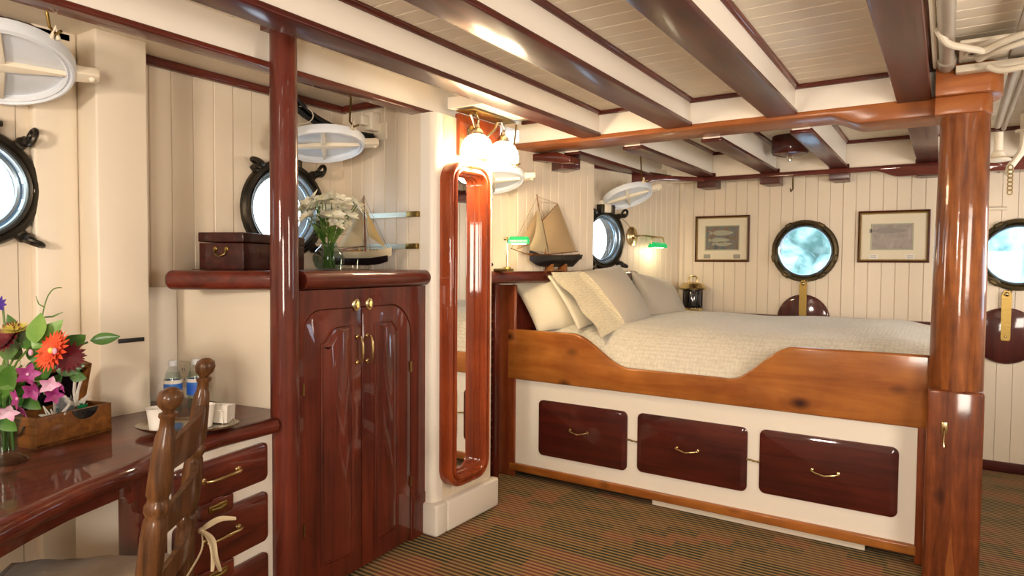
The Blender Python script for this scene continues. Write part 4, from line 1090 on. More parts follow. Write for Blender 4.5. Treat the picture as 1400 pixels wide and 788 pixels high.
b = bm_(); sail_bm(b, [q2(731, 285), q2(728, 328), q2(706, 338)], .02); obj('jib', b, 'sail2', bt)
b = bm_()
for a_, c_ in ((q2(731, 266), q2(759, 273)), (q2(733, 273), q2(757, 273)), (q2(731, 268), q2(700, 336)), (q2(732, 275), q2(744, 346)), (q2(731, 270), q2(768, 346)), (q2(759, 273), q2(788, 338))): tube(b, [(0, *a_), (0, *c_)], .0012, 5)
obj('rigging', b, 'oldbrass', bt)

# small sloop on the wardrobe shelf, along the partition; local Y = to the right
bs = thing('model_sailboat', 'small model sloop with cream hull and yellow jib on the wardrobe shelf', 'model boat', T(-2.53, 2.38, 1.3665) @ RZ(-86))
b = bm_(); hull_bm(b, .42, .070, .034, .022, sheer=.12); obj('lower_hull', b, 'hullblack', bs)
b = bm_(); hull_bm(b, .47, .090, .040, .050, sheer=.2); obj('topsides', b, 'hullcream', bs)
b = bm_(); box(b, -.025, .025, -.09, .03, .088, .100, bev=.003); obj('deckhouse', b, 'box', bs)
b = bm_()
for yy_ in (-.06, .05):
    tube(b, [(-.045, yy_, .002), (-.04, yy_, .05)], .003, 6); tube(b, [(.045, yy_, .002), (.04, yy_, .05)], .003, 6); tube(b, [(-.045, yy_, .003), (.045, yy_, .003)], .003, 6)
for xx in (-.045, .045): tube(b, [(xx, -.06, .022), (xx, .05, .022)], .0022, 6)
obj('display_stand', b, 'silver', bs)
spar(bs, 'mast', [(0, .065, .08), (0, .055, .375)], [.005, .0025])
spar(bs, 'boom', [(0, .055, .118), (0, -.12, .10)], .0035)
b = bm_(); sail_bm(b, [(.052, .365), (.052, .125), (-.115, .108)], .02); obj('mainsail', b, 'sail', bs)
b = bm_(); sail_bm(b, [(.068, .31), (.20, .105), (.085, .17)], .012); obj('jib', b, 'sail3', bs)
b = bm_()
for a_, c_ in (((.055, .37), (.215, .098)), ((.055, .37), (-.21, .095)), ((.057, .30), (.03, .09)), ((.057, .30), (.10, .09))): tube(b, [(0, *a_), (0, *c_)], .001, 5)
for k in range(7): tube(b, [(.03, -.19 + .06 * k, .088), (.03, -.19 + .06 * k, .112)], .0012, 5)
tube(b, [(.03, -.2, .112), (.03, .2, .112)], .0012, 5)
obj('rigging', b, 'oldbrass', bs)

# ------------------------------------------------------------------ reading lamps with green shades
def green_shade(root, c, dirv, L=.11, lit='greenlit'):
    Mx = T(*c) @ Matrix.Rotation(math.atan2(dirv[1], dirv[0]), 4, 'Z')
    b = bm_(); n = 10; V = []
    for s_ in (0, 1):
        r = .044 - .003 * s_
        for e in (-1, -.85, .85, 1):
            V.append([b.verts.new((e * L / 2, math.cos(PI * k / n) * r * (1 if abs(e) < .9 else .7), (math.sin(PI * k / n) * r * (1 if abs(e) < .9 else .7)) )) for k in range(n + 1)])
    for s_ in (0, 4):
        for i in range(3):
            for k in range(n): b.faces.new((V[s_ + i][k], V[s_ + i][k + 1], V[s_ + i + 1][k + 1], V[s_ + i + 1][k]))
        b.faces.new(V[s_]); b.faces.new(V[s_ + 3])
    bmesh.ops.transform(b, matrix=Mx, verts=b.verts); obj('shade', b, lit, root, world=True)
    b = bm_(); tube(b, [(-L / 2 + .02, 0, .006), (L / 2 - .02, 0, .006)], .010, 10, Mx); obj('bulb', b, 'bulb', root, world=True)
lp = Vector((HX(4.93) + .016, 4.93, 1.628))
rl = thing('reading_lamp', 'brass swing-arm wall lamp with lit green shade above the far pillow', 'lamp', T(*lp) @ RZ(-15))
b = bm_(); lathe(b, [(0, 0), (.070, 0), (.068, .008), (.052, .012), (.044, .020), (.028, .024), (.02, .04), (0, .045)], 28, RY(90) @ Matrix.Scale(1.1, 4, (1, 0, 0))); obj('wall_plate', b, 'brass', rl)
b = bm_(); tube(b, [(.03, 0, 0), (.075, .01, .002), (.09, .04, .004), (.09, .27, -.002), (.09, .30, -.012), (.09, .31, -.04), (.09, .31, -.07)], .006, 8); tube(b, [(.09, .14, -.06), (.09, .14, -.02), (.09, .155, -.006), (.09, .30, -.004)], .005, 8); obj('swing_arm', b, 'brass', rl)
green_shade(rl, WM[rl.name] @ Vector((.09, .225, -.088)), (WM[rl.name].to_3x3() @ Vector((0, 1, 0))), .17)
b = bm_(); tube(b, [(.012, -.02, .06), (.012, -.10, .115), (.012, -.17, .15)], .0022, 6); obj('cord', b, 'oldbrass', rl)
l_ = bpy.data.lights.new('lamp_bulb', 'POINT'); l_.energy = .9; l_.color = (1, .82, .55); l_.shadow_soft_size = .03
lo = bpy.data.objects.new('lamp_bulb', l_); C.objects.link(lo); lo.location = WM[rl.name] @ Vector((.10, .225, -.125))
c0 = at(693, 362, y=3.42)
dl2 = thing('reading_lamp', 'brass desk lamp with lit green shade between mirror and large model boat', 'lamp', T(c0.x, 3.42, 1.352))
b = bm_(); box(b, -.08, .03, -.035, .035, 0, .018, bev=.005); lathe(b, [(.028, .018), (.024, .026), (.010, .03), (0, .03)], 20); obj('base', b, 'oldbrass', dl2)
b = bm_(); tube(b, [(0, 0, .02), (0, 0, .215)], .006, 8); tube(b, [(-.012, -.004, .205), (.05, .01, .19)], .006, 8); sphere(b, (-.012, -.004, .205), .011, 10); obj('stem', b, 'brass', dl2)
green_shade(dl2, (c0.x + .075, 3.44, 1.352 + .175), (.85, .5), .13)
l_ = bpy.data.lights.new('lamp_bulb', 'POINT'); l_.energy = .8; l_.color = (1, .82, .55); l_.shadow_soft_size = .03
lo = bpy.data.objects.new('lamp_bulb', l_); C.objects.link(lo); lo.location = (c0.x + .08, 3.43, 1.352 + .13)

# ------------------------------------------------------------------ framed prints on the back wall
def framed(label, x0, x1, z0, z1, fw, pic, fishm, matw, inner):
    root = thing('framed_print', label, 'picture', T((x0 + x1) / 2, 5.585, (z0 + z1) / 2))
    cz = (z0 + z1) / 2; cxm = (x0 + x1) / 2; Mx = Matrix(((0, 1, 0, 0), (-1, 0, 0, 5.584), (0, 0, 1, 0), (0, 0, 0, 1)))
    b = bm_(); sweep(b, [(x0, z0), (x1, z0), (x1, z1), (x0, z1)], [(0, 0), (0, .018), (fw * .5, .024), (fw * .62, .014), (fw * .62, 0)], Mx); obj('outer_frame', b, 'rosewood', root, world=True, ang=20)
    b = bm_(); sweep(b, [(x0, z0), (x1, z0), (x1, z1), (x0, z1)], [(fw * .6, 0), (fw * .6, .015), (fw * .85, .018), (fw, .010), (fw, 0)], Mx); obj('gilt_slip', b, 'gilt', root, world=True, ang=20)
    b = bm_(); box(b, x0 + fw * .9, x1 - fw * .9, 5.577, 5.583, z0 + fw * .9, z1 - fw * .9); obj('mat_board', b, 'mat', root, world=True)
    ix0, ix1, iz0, iz1 = inner
    b = bm_(); sweep(b, [(ix0, iz0), (ix1, iz0), (ix1, iz1), (ix0, iz1)], [(0, .006), (0, .0095), (.010, .0095), (.010, .006)], Mx); obj('inner_mat', b, 'matin', root, world=True)
    b = bm_(); box(b, ix0 + .008, ix1 - .008, 5.5755, 5.578, iz0 + .008, iz1 - .008); pr_ = obj('print', b, pic, root, world=True)
    for (fx, fz, fl, fh, fd) in fishm:
        b = bm_(); n = 14; pts = []
        for i in range(n): 
            t = 2 * PI * i / n; pts.append((fx + fl * math.cos(t) * fd, fz + fh * math.sin(t) * (1 - .35 * math.cos(t))))
        pts = pts if fd > 0 else pts
        prism(b, pts, -5.5755, -5.5745, PY); prism(b, [(fx - fd * fl * .9, fz), (fx - fd * fl * 1.35, fz + fh * .8), (fx - fd * fl * 1.35, fz - fh * .8)], -5.5755, -5.5745, PY)
        obj('fish_figure', b, 'fishpale' if pic == 'print1' else 'fishgrey', pr_, world=True)
    for tx in (ix0 + .02, ix1 - .02):
        b = bm_(); box(b, tx - .027, tx + .027, 5.5745, 5.577, iz0 - .065, iz0 - .033); o = obj('caption_plate', b, 'fishgrey' if pic == 'print1' else 'paper', root, world=True)
        b = bm_(); 
        for r_ in range(3): box(b, tx - .02, tx + .02, 5.5738, 5.5745, iz0 - .058 + .008 * r_, iz0 - .055 + .008 * r_)
        obj('caption_lines', b, 'matin' if pic == 'print1' else 'fishgrey', o, world=True)
framed('small framed print of two pale fish, left of the back wall port', -1.800, -1.352, 1.430, 1.815, .026, 'print1', [(-1.565, 1.672, .085, .022, 1), (-1.585, 1.612, .075, .02, 1), (-1.56, 1.58, .07, .018, 1)], .1, (-1.718, -1.432, 1.525, 1.735))
framed('wide framed grey fish print, right of the back wall port', -.562, -.104, 1.430, 1.812, .030, 'print2', [(-.345, 1.665, .105, .02, 1)], .1, (-.477, -.204, 1.522, 1.718))

# ------------------------------------------------------------------ wooden port blanks on brass straps
for (xx, zc, zt, lb) in ((-.932, .985, 1.305, 'round dark wooden port blank hanging behind the mattress'), (.345, .935, 1.262, 'round dark wooden port blank right of the big column')):
    t = thing('port_blank', lb, 'port blank', T(xx, 5.585, zc), 'wooden port blanks on brass straps')
    b = bm_(); lathe(b, [(0, 0), (.19, 0), (.192, .012), (.184, .024), (.165, .030), (0, .030)], 44, RX(90)); obj('disc', b, 'brownlid', t)
    b = bm_(); hz = zt - zc - .03
    prism(b, [(-.026, -.02), (-.02, -.03), (.02, -.03), (.026, -.02), (.028, hz - .02), (.014, hz + .012), (-.014, hz + .012), (-.028, hz - .02)], .031, .037, PY); obj('strap', b, 'oldbrass', t)
    b = bm_(); sphere(b, (0, -.04, hz - .012), .016, 12); tube(b, [(.0, -.03, hz), (.012, -.035, hz + .02), (.026, -.03, hz + .012), (.026, -.03, hz - .01)], .005, 8); sphere(b, (0, -.037, -.005), .008, 10); obj('hook', b, 'brass', t)

# ------------------------------------------------------------------ lantern on the ledge
ln = thing('brass_lantern', 'black and brass lantern on the ledge at the back corner', 'lantern', T(-1.765, 5.42, 1.012))
b = bm_(); lathe(b, [(0, 0), (.082, 0), (.084, .01), (.078, .02), (.075, .035), (.0, .035)], 28); obj('base', b, 'brass', ln)
b = bm_(); lathe(b, [(.074, .03), (.078, .05), (.078, .165), (.072, .18), (0, .18)], 28); bd = obj('body', b, 'blackgloss', ln)
b = bm_()
for k in range(8):
    a = k * PI / 4; tube(b, [(.081 * math.cos(a), .081 * math.sin(a), .03), (.081 * math.cos(a), .081 * math.sin(a), .18)], .003, 6)
obj('guard_rods', b, 'blackgloss', bd)
b = bm_(); lathe(b, [(.085, .178), (.112, .188), (.118, .198), (.112, .206), (.100, .212), (.092, .226), (.075, .240), (.045, .247), (0, .249)], 32); obj('lid', b, 'brass', ln)
b = bm_(); tube(b, [(-.034, 0, .248), (-.034, 0, .285), (-.022, 0, .296), (.022, 0, .296), (.034, 0, .285), (.034, 0, .248)], .007, 8); obj('handle', b, 'brass', ln)

# ------------------------------------------------------------------ ceiling fixtures over the bed
dc = at(1080, 202, z=2.235)
cl = thing('ceiling_lamp', 'dark round ceiling lamp with small knob over the bed', 'lamp', T(dc.x, dc.y, 2.17))
b = bm_(); lathe(b, [(0, .0), (.05, 0), (.115, .018), (.122, .03), (.122, .095), (.118, .144), (0, .144)], 36); obj('drum', b, 'dark_x', cl)
b = bm_(); lathe(b, [(0, -.035), (.012, -.03), (.014, -.018), (.022, -.010), (.026, 0), (0, .002)], 18); obj('knob', b, 'chrome', cl)
hk = at(1084, 243, y=5.40)
b = bm_(); tube(b, [(hk.x, 5.40, 2.085), (hk.x, 5.40, 2.03), (hk.x + .004, 5.39, 1.985), (hk.x - .006, 5.36, 1.965), (hk.x - .004, 5.34, 1.985)], .005, 8); tag(obj('ceiling_hook', b, 'oldbrass'), 'small brass hook hanging from the far crossbeam', 'hook')

# ------------------------------------------------------------------ pipes, bracket and cables at upper right
b = bm_(); tube(b, [(-.022, -1.5, 2.265), (-.022, 3.40, 2.265)], .027, 16); b2 = bm_()
pi = thing('overhead_pipe', 'painted pipe under the deck beside the rightmost near beam', 'pipe', T(-.022, 2.5, 2.265))
obj('pipe', b, 'galv', pi, world=True)
b = bm_(); lathe(b, [(0, 0), (.034, 0), (.034, .10), (.030, .104), (0, .104)], 16, T(-.022, 3.40, 2.265) @ RX(90)); obj('end_collar', b, 'galv', pi, world=True)
b = bm_(); tube(b, [(-.062, -1.5, 2.275), (-.062, 3.44, 2.275)], .011, 10); tag(obj('thin_conduit', b, 'steelwhite'), 'thin pale conduit running against the rightmost near beam', 'conduit')
br = thing('deck_bracket', 'pale riveted bracket above the column carrying white cables', 'bracket', T(.1, 3.40, 2.25))
b = bm_(); box(b, .01, .34, 3.37, 3.44, 2.22, 2.25, bev=.004); box(b, .02, .19, 3.10, 3.39, 2.262, 2.276, bev=.003); obj('plate', b, 'steelwhite', br, world=True)
b = bm_(); box(b, .19, .255, 2.2, 3.44, 2.255, 2.27, bev=.003); obj('strap_plate', b, 'galv', br, world=True)
for q in (.072, .15):
    b = bm_(); tube(b, [(q + .030 * math.cos(t), 3.24 + .03 * math.sin(t), 2.258) for t in [j * PI / 8 for j in range(16)]], .007, 8, closed=True); o = obj('cable_gland', b, 'steelwhite', br, world=True)
    b = bm_(); lathe(b, [(0, 0), (.022, 0), (.022, .004), (0, .004)], 16, T(q, 3.24, 2.256)); obj('gland_hole', b, 'black', o, world=True)
cc = thing('white_cables', 'two white cables looping through the bracket at upper right', 'cables', T(.1, 3.1, 2.23))
b = bm_(); tube(b, cr([(-.05, 2.86, 2.262), (-.02, 2.93, 2.225), (.03, 2.98, 2.215), (.075, 3.06, 2.22), (.10, 3.10, 2.225), (.16, 3.04, 2.235), (.26, 2.98, 2.24), (.42, 2.95, 2.24)]), .013, 10); obj('upper_cable', b, 'cable', cc, world=True)
b = bm_(); tube(b, cr([(.08, 3.24, 2.262), (.085, 3.22, 2.225), (.11, 3.17, 2.225), (.16, 3.10, 2.222), (.25, 3.05, 2.228), (.42, 3.02, 2.23)]), .012, 10); obj('middle_cable', b, 'cable', cc, world=True)
b = bm_(); tube(b, cr([(.12, 3.32, 2.215), (.16, 3.30, 2.19), (.22, 3.27, 2.185), (.30, 3.24, 2.19), (.42, 3.22, 2.19)]), .013, 10); obj('lower_cable', b, 'cable', cc, world=True)
pw2 = thing('conduit_run', 'pale conduit and bell fitting running aft, right of the column top', 'conduit', T(.2, 4.3, 2.2))
b = bm_(); tube(b, [(.215, 3.45, 2.23), (.225, 4.75, 2.22)], .018, 12); tube(b, [(.255, 3.45, 2.235), (.262, 4.9, 2.225)], .012, 10); obj('conduit', b, 'galv', pw2, world=True)
b = bm_(); lathe(b, [(0, .20), (.022, .20), (.022, .09), (.032, .085), (.04, .055), (.062, .045), (.066, .035), (.05, .030), (0, .030)], 24, T(.235, 4.80, 1.99)); obj('bell_fitting', b, 'lidcream', pw2, world=True)
b = bm_(); tube(b, [(.36, 4.9, 2.30), (.36, 4.9, 2.14), (.35, 4.9, 2.08), (.30, 4.92, 2.0), (.29, 4.92, 1.95)], .02, 10); lathe(b, [(0, 0), (.045, 0), (.045, .01), (0, .01)], 18, T(.36, 4.9, 2.20)); obj('bent_pipe', b, 'lidcream', pw2, world=True)
b = bm_(); tube(b, [(.18, 5.57, 1.98), (.18, 5.56, 1.83), (.20, 5.56, 1.80), (.33, 5.56, 1.80)], .012, 10); obj('wall_conduit', b, 'lidcream', pw2, world=True)
b = bm_()
for k in range(7): tube(b, [(.30 + .012 * math.cos(t), 4.88, 1.99 - .024 * k + .016 * math.sin(t)) for t in [j * PI / 5 for j in range(10)]], .003, 6, closed=True)
obj('chain', b, 'oldbrass', pw2, world=True)
b = bm_(); box(b, .28, 1.8, 5.40, 5.58, 2.04, 2.07, bev=.005); tag(obj('deck_shelf', b, 'mah_x'), 'mahogany strip under the deck at the right edge', 'shelf')
b = bm_(); prism(b, rrect(.42, 1.4, 3.6, 4.6, .05, 4), .001, .012); tag(obj('floor_mat', b, 'darkin'), 'dark floor mat at the lower right corner', 'mat')

# ------------------------------------------------------------------ desk things
ZD = .8025
bxA = at(50, 615, z=ZD); bxB = at(153, 588, z=ZD); dv = (bxB - bxA); Lb = dv.length; dv.normalize(); nv = Vector((-dv.y, dv.x, 0))
bo = thing('trinket_box', 'open wooden box with black clasp plate on the desk beside the bouquet', 'box', Matrix(((dv.x, nv.x, 0, bxA.x), (dv.y, nv.y, 0, bxA.y), (0, 0, 1, ZD), (0, 0, 0, 1))))
Wb, Hb = .155, .098
b = bm_(); box(b, 0, Lb, 0, .012, 0, Hb, bev=.002); box(b, 0, Lb, Wb - .012, Wb, 0, Hb, bev=.002); box(b, 0, .012, .012, Wb - .012, 0, Hb, bev=.002); box(b, Lb - .012, Lb, .012, Wb - .012, 0, Hb, bev=.002); box(b, 0, Lb, 0, Wb, 0, .01); obj('box_body', b, 'box', bo)
b = bm_(); prism(b, [(Lb * .62 + .045 * math.cos(t), Hb + .035 * math.sin(t)) for t in [PI + i * PI / 12 for i in range(13)]], .001, .004, PY); 
for q in (-.01, .01): sphere(b, (Lb * .62 + q, -.005, Hb - .014), .003, 8)
obj('clasp_plate', b, 'blackgloss', bo)
b = bm_(); tube(b, [(-.003, .05, .07), (-.012, .052, .05), (-.014, .075, .038), (-.012, .098, .05), (-.003, .10, .07)], .0035, 8); obj('side_handle', b, 'bronze', bo)
lidM = T(0, Wb, Hb) @ RX(14)
b = bm_(); box(b, 0, Lb, 0, .012, .0, Wb - .01, lidM, bev=.002); box(b, 0, .012, -.03, 0, .0, Wb - .01, lidM); box(b, Lb - .012, Lb, -.03, 0, .0, Wb - .01, lidM); box(b, 0, Lb, -.03, 0, Wb - .022, Wb - .01, lidM); ld_ = obj('box_lid', b, 'box', bo)
b = bm_(); box(b, .012, Lb - .012, -.004, .0, .0, Wb - .022, lidM); obj('lid_lining', b, 'blackgloss', ld_)
def content(name, lb, cat, build, mat, x, y_, z=.012, rot=0):
    o = obj(name, build(), mat); tag(o, lb, cat); place(o, WM[bo.name] @ T(x, y_, z) @ RZ(rot)); return o
def jar():
    b = bm_(); lathe(b, [(0, 0), (.022, 0), (.024, .01), (.024, .06), (.016, .07), (.016, .09), (.013, .09), (.013, .07), (.021, .058), (.021, .012), (0, .006)], 20); return b
content('glass_jar', 'small green glass jar inside the trinket box, right end', 'jar', jar, 'greenglass', Lb - .07, .05, .012)
content('glass_tumbler', 'small clear glass in the trinket box, left end', 'glass', jar, 'vglass', .10, .06, .014)
def paperb():
    b = bm_(); V = [[b.verts.new(((i - 2) * .022, .01 * math.sin(i * 2 + j), j * .022 + .004 * math.cos(i * 3))) for j in range(6)] for i in range(5)]
    for i in range(4):
        for j in range(5): b.faces.new((V[i][j], V[i + 1][j], V[i + 1][j + 1], V[i][j + 1]))
    bmesh.ops.solidify(b, geom=b.faces[:], thickness=.0015); return b
content('tissue_paper', 'crumpled pale tissue standing in the trinket box', 'tissue', paperb, 'lid', .15, .085, .02, 15)
def ribbon():
    b = bm_()
    for a in range(6):
        t = a * PI / 3; tube(b, [(0, 0, 0), (.02 * math.cos(t), .02 * math.sin(t), .016), (.042 * math.cos(t), .042 * math.sin(t), .022 + .02 * (a % 2)), (.02 * math.cos(t + .3), .02 * math.sin(t + .3), .004)], .004, 6, flat=.3)
    for t in (1.9, 1.2): tube(b, [(0, 0, .0), (.02 * math.cos(t), .0, .05), (.034 * math.cos(t) + .008, 0, .085)], .006, 6, flat=.3)
    return b
content('ribbon_bow', 'white ribbon bow on top of the trinket box contents', 'ribbon', ribbon, 'paper', Lb - .085, .06, .10)
content('ribbon_bow', 'white crumpled bow near the front left of the trinket box', 'ribbon', ribbon, 'paper', .085, .035, .075, 40)

# bouquet in a clear vase
FD = 1.93
def fp(px, py, dd=0):
    d = ray(px, py); f = CAM.to_3x3() @ Vector((0, 0, -1)); return Vector((0, 0, 1.4)) + d * ((FD + dd) / d.dot(f))
vb = at(6, 632, z=ZD); vb.z = ZD
bq = thing('bouquet_vase', 'clear vase with a large mixed bouquet on the desk at left edge', 'bouquet', T(*vb))
b = bm_(); lathe(b, [(0, 0), (.062, 0), (.066, .006), (.06, .014), (.036, .030), (.034, .06), (.044, .13), (.056, .20), (.053, .20), (.041, .13), (.031, .06), (.032, .034), (.0, .026)], 32); obj('vase', b, 'vglass', bq)
b = bm_(); lathe(b, [(0, .028), (.030, .035), (.030, .06), (.038, .12), (0, .12)], 28); obj('water', b, 'water', bq)
Rb = random.Random(11); camr = CAM.to_3x3() @ Vector((1, 0, 0)); camf = CAM.to_3x3() @ Vector((0, 0, 1)); camu = Vector((0, 0, 1))
neck = vb + Vector((0, 0, .20))
def stem_to(p, r=.003):
    b = bm_(); bs_ = vb + Vector((Rb.uniform(-.018, .018), Rb.uniform(-.018, .018), .035)); nk = neck + Vector((Rb.uniform(-.025, .025), Rb.uniform(-.025, .025), 0))
    tube(b, [bs_, nk, nk.lerp(p, .5) + Vector((0, 0, .02)), p], r, 6); obj('stem', b, 'stem', bq, world=True)
def leafpx(x0, y0, x1, y1, w, dd0=0, dd1=0, mat='green'):
    p0, p1 = fp(x0, y0, dd0), fp(x1, y1, dd1); b = bm_(); leaf_bm(b, orient(p0, p1 - p0, camf), (p1 - p0).length, w * FD / 900, .25, .06, 8); obj('leaf', b, mat, bq, world=True)
for a_ in [(49, 470, 54, 427, 27, -.06, -.03, 'lime'), (44, 477, 85, 437, 25, -.05, -.02, 'lime'), (48, 468, 22, 458, 26, -.04, 0, 'green'), (88, 478, 117, 457, 24, 0, .05, 'green'),
           (123, 466, 165, 460, 17, .08, .14, 'green'), (25, 480, -8, 478, 26, -.03, .0, 'green'), (74, 503, 116, 500, 26, 0, .03, 'green'), (22, 530, -6, 500, 30, -.04, .0, 'green'), (20, 500, 2, 545, 26, -.06, -.02, 'green'),
           (60, 495, 40, 462, 30, .03, .03, 'green'), (70, 500, 90, 470, 26, .05, .05, 'green'), (30, 490, 5, 465, 26, .04, .04, 'green'), (40, 520, 70, 505, 26, .03, .02, 'green'), (18, 560, 30, 520, 24, .03, .02, 'green'), (10, 520, -10, 560, 26, 0, 0, 'green'),
           (95, 512, 118, 518, 16, .02, .03, 'green'), (62, 500, 30, 515, 26, .05, .06, 'green'), (30, 540, 55, 560, 22, .04, .04, 'green'), (5, 480, 20, 440, 24, .06, .06, 'green'), (85, 470, 66, 447, 24, .07, .07, 'green'), (60, 480, 100, 492, 24, .06, .06, 'green'), (0, 570, 22, 590, 22, -.02, -.02, 'green'), (30, 470, 8, 430, 22, .08, .08, 'green'), (60, 540, 84, 512, 22, .06, .06, 'green')]:
    leafpx(*a_)
for (x, y_, dd) in [(72, 478, 0), (45, 470, -.02), (20, 452, 0), (102, 482, .02), (8, 460, 0), (40, 515, -.05), (72, 522, -.05), (18, 548, -.06), (120, 468, .08), (4, 420, 0), (58, 440, 0), (30, 500, 0)]: stem_to(fp(x, y_, dd))
def flw(px, py, dd, nrm, n, L, W_, op, lay, mat, name='flower', cen=None):
    b = bm_(); p_ = fp(px, py, dd); flower_bm(b, p_, nrm, n, L, W_, op, lay); f_ = obj(name, b, mat, bq, world=True)
    if cen:
        b = bm_(); sphere(b, p_ + Vector(nrm).normalized() * .004, L * .14, 12, (1, 1, 1)); 
        obj('flower_centre', b, cen, f_, world=True)
up = Vector((0, 0, 1))
flw(72, 480, -.06, camf * .75 - camr * .35 + up * .35, 20, .064, .016, .12, 2, 'gerb', 'gerbera_flower', 'yellow')
flw(92, 488, .0, camf * .5 + camr * .7 - up * .1, 16, .05, .014, .3, 2, 'maroon', 'dark_red_flower')
flw(12, 463, -.02, camf * .5 - camr * .2 + up * .3, 18, .055, .015, .3, 2, 'maroon', 'dark_red_flower')
flw(22, 453, -.03, camf * .3 + up * .9, 30, .042, .004, .35, 2, 'yellow', 'spider_flower')
flw(0, 418, .0, camf + up * .3, 10, .03, .012, .5, 1, 'purple', 'purple_flower')
for (x, y_, dd, sc, m_) in [(38, 512, -.10, .034, 'orch'), (52, 528, -.10, .028, 'orch'), (68, 526, -.10, .030, 'orchl'), (73, 540, -.10, .028, 'orch'), (26, 545, -.11, .034, 'orch'), (12, 563, -.11, .030, 'orchl'), (78, 492, -.07, .026, 'orch'), (44, 535, -.09, .03, 'orch'), (86, 527, -.09, .022, 'orch'), (33, 560, -.09, .026, 'orch')]:
    flw(x, y_, dd, camf + camr * Rb.uniform(-.8, .8) + up * Rb.uniform(-.8, .3), 5, sc, sc * .62, .45, 1, m_, 'orchid_flower', 'orchl' if sc > .03 else None)
for (x, y_, h_) in [(42, 490, .0), (75, 488, 0)]:
    b = bm_(); p_ = fp(x, y_, -.09); sphere(b, p_ + Vector((0, 0, .01)), .006, 10, (1, 1, 1)); bmesh.ops.scale(b, vec=(1, 1, 1.6), space=T(*(-p_)), verts=b.verts); obj('orchid_bud', b, 'orchl', bq, world=True)
b = bm_(); tube(b, cr([fp(58, 432), fp(61, 418), fp(66, 404), fp(74, 395), fp(84, 393.5)], 3), .0017, 6); tube(b, [fp(60, 420), fp(53, 416), fp(49, 405)], [.002, .0018, .001], 6); tube(b, [fp(60, 434), fp(72, 433), fp(86, 427)], [.002, .003, .001], 6); obj('tendril', b, 'stem', bq, world=True)

# water bottles
def bottle(label, x, y_, h=.205, rot=0):
    t = thing('water_bottle', label, 'bottle', T(x, y_, ZD) @ RZ(rot), 'water bottles on the desk')
    b = bm_(); lathe(b, [(0, .003), (.024, 0), (.031, .008), (.032, .02), (.030, .06), (.0325, .068), (.0325, .135), (.030, .145), (.026, .165), (.014, .184), (.013, .195), (.0, .195)], 24); obj('bottle_body', b, 'pet', t)
    b = bm_(); lathe(b, [(0, .005), (.029, .012), (.028, .06), (.030, .13), (.023, .162), (0, .162)], 20); obj('water', b, 'water', t)
    b = bm_(); lathe(b, [(.0328, .072), (.0335, .072), (.0335, .132), (.0328, .132)], 28, cap=False); lbx = obj('label_band', b, 'bluelabel', t)
    b = bm_(); lathe(b, [(.0337, .122), (.034, .122), (.034, .136), (.0337, .136)], 28, cap=False); obj('label_edge', b, 'paper', lbx)
    b = bm_(); lathe(b, [(0, .190), (.0155, .190), (.0155, .208), (.013, .211), (0, .211)], 20); obj('cap', b, 'lid', t)
pb = at(237, 566, z=ZD); bottle('water bottle with blue label, behind the nearer chair finial', pb.x, pb.y)
pb = at(268, 563, z=ZD); bottle('water bottle with blue label, partly behind the farther chair finial', pb.x, pb.y, rot=40)
# oval silver tray on a foot
tc_ = at(257, 582, z=ZD + .02); TM = T(tc_.x, tc_.y, ZD) @ RZ(math.degrees(math.atan2(.22, .27)))
tr = thing('silver_tray', 'oval silver tray with cups and napkins on the desk', 'tray', TM)
b = bm_(); prof = [(0, .014), (.12, .014), (.15, .018), (.168, .026), (.172, .027), (.170, .022), (.15, .013), (.12, .009), (0, .009)]; lathe(b, prof, 48); bmesh.ops.scale(b, vec=(1, .62, 1), verts=b.verts); obj('dish', b, 'silver', tr)
b = bm_(); lathe(b, [(0, 0), (.10, 0), (.102, .009), (0, .009)], 40); bmesh.ops.scale(b, vec=(1, .62, 1), verts=b.verts); obj('foot', b, 'darkin', tr)
def on_tray(o, px, py, z=.015, rot=0):
    p_ = at(px, py, z=ZD + z); place(o, T(p_.x, p_.y, ZD + z) @ RZ(rot)); return o
for (px, py, lb) in ((216, 588, 'white wrapped cup on the tray, left of the chair finial'), (279, 583, 'white wrapped cup on the tray between the chair finials')):
    b = bm_(); lathe(b, [(0, 0), (.026, 0), (.036, .075), (.037, .078), (.034, .077), (.024, .004), (0, .004)], 20); on_tray(tag(obj('wrapped_cup', b, 'paper'), lb, 'cup', 'wrapped cups on the tray'), px, py)
b = bm_(); 
for k in range(6): box(b, -.045, .045, -.028 + .009 * k, -.022 + .009 * k, 0, .062 + .003 * (k % 2), RX(-6))
tube(b, [(-.035, -.034, .0), (-.032, -.036, .05), (.03, -.036, .05), (.034, -.034, 0)], .002, 6)
on_tray(tag(obj('napkin_stack', b, 'paper', smooth=False), 'stack of white paper sachets at the right of the tray', 'napkins'), 300, 577, rot=25)
b = bm_(); pA = at(162, 467, x=-2.655); pB = at(197, 461, x=-2.655); box(b, -2.659, -2.652, pA.y, pB.y, pA.z - .008, pA.z + .008, bev=.001); tag(obj('black_strip', b, 'black'), 'small black strip on the white rib above the desk', 'strip')

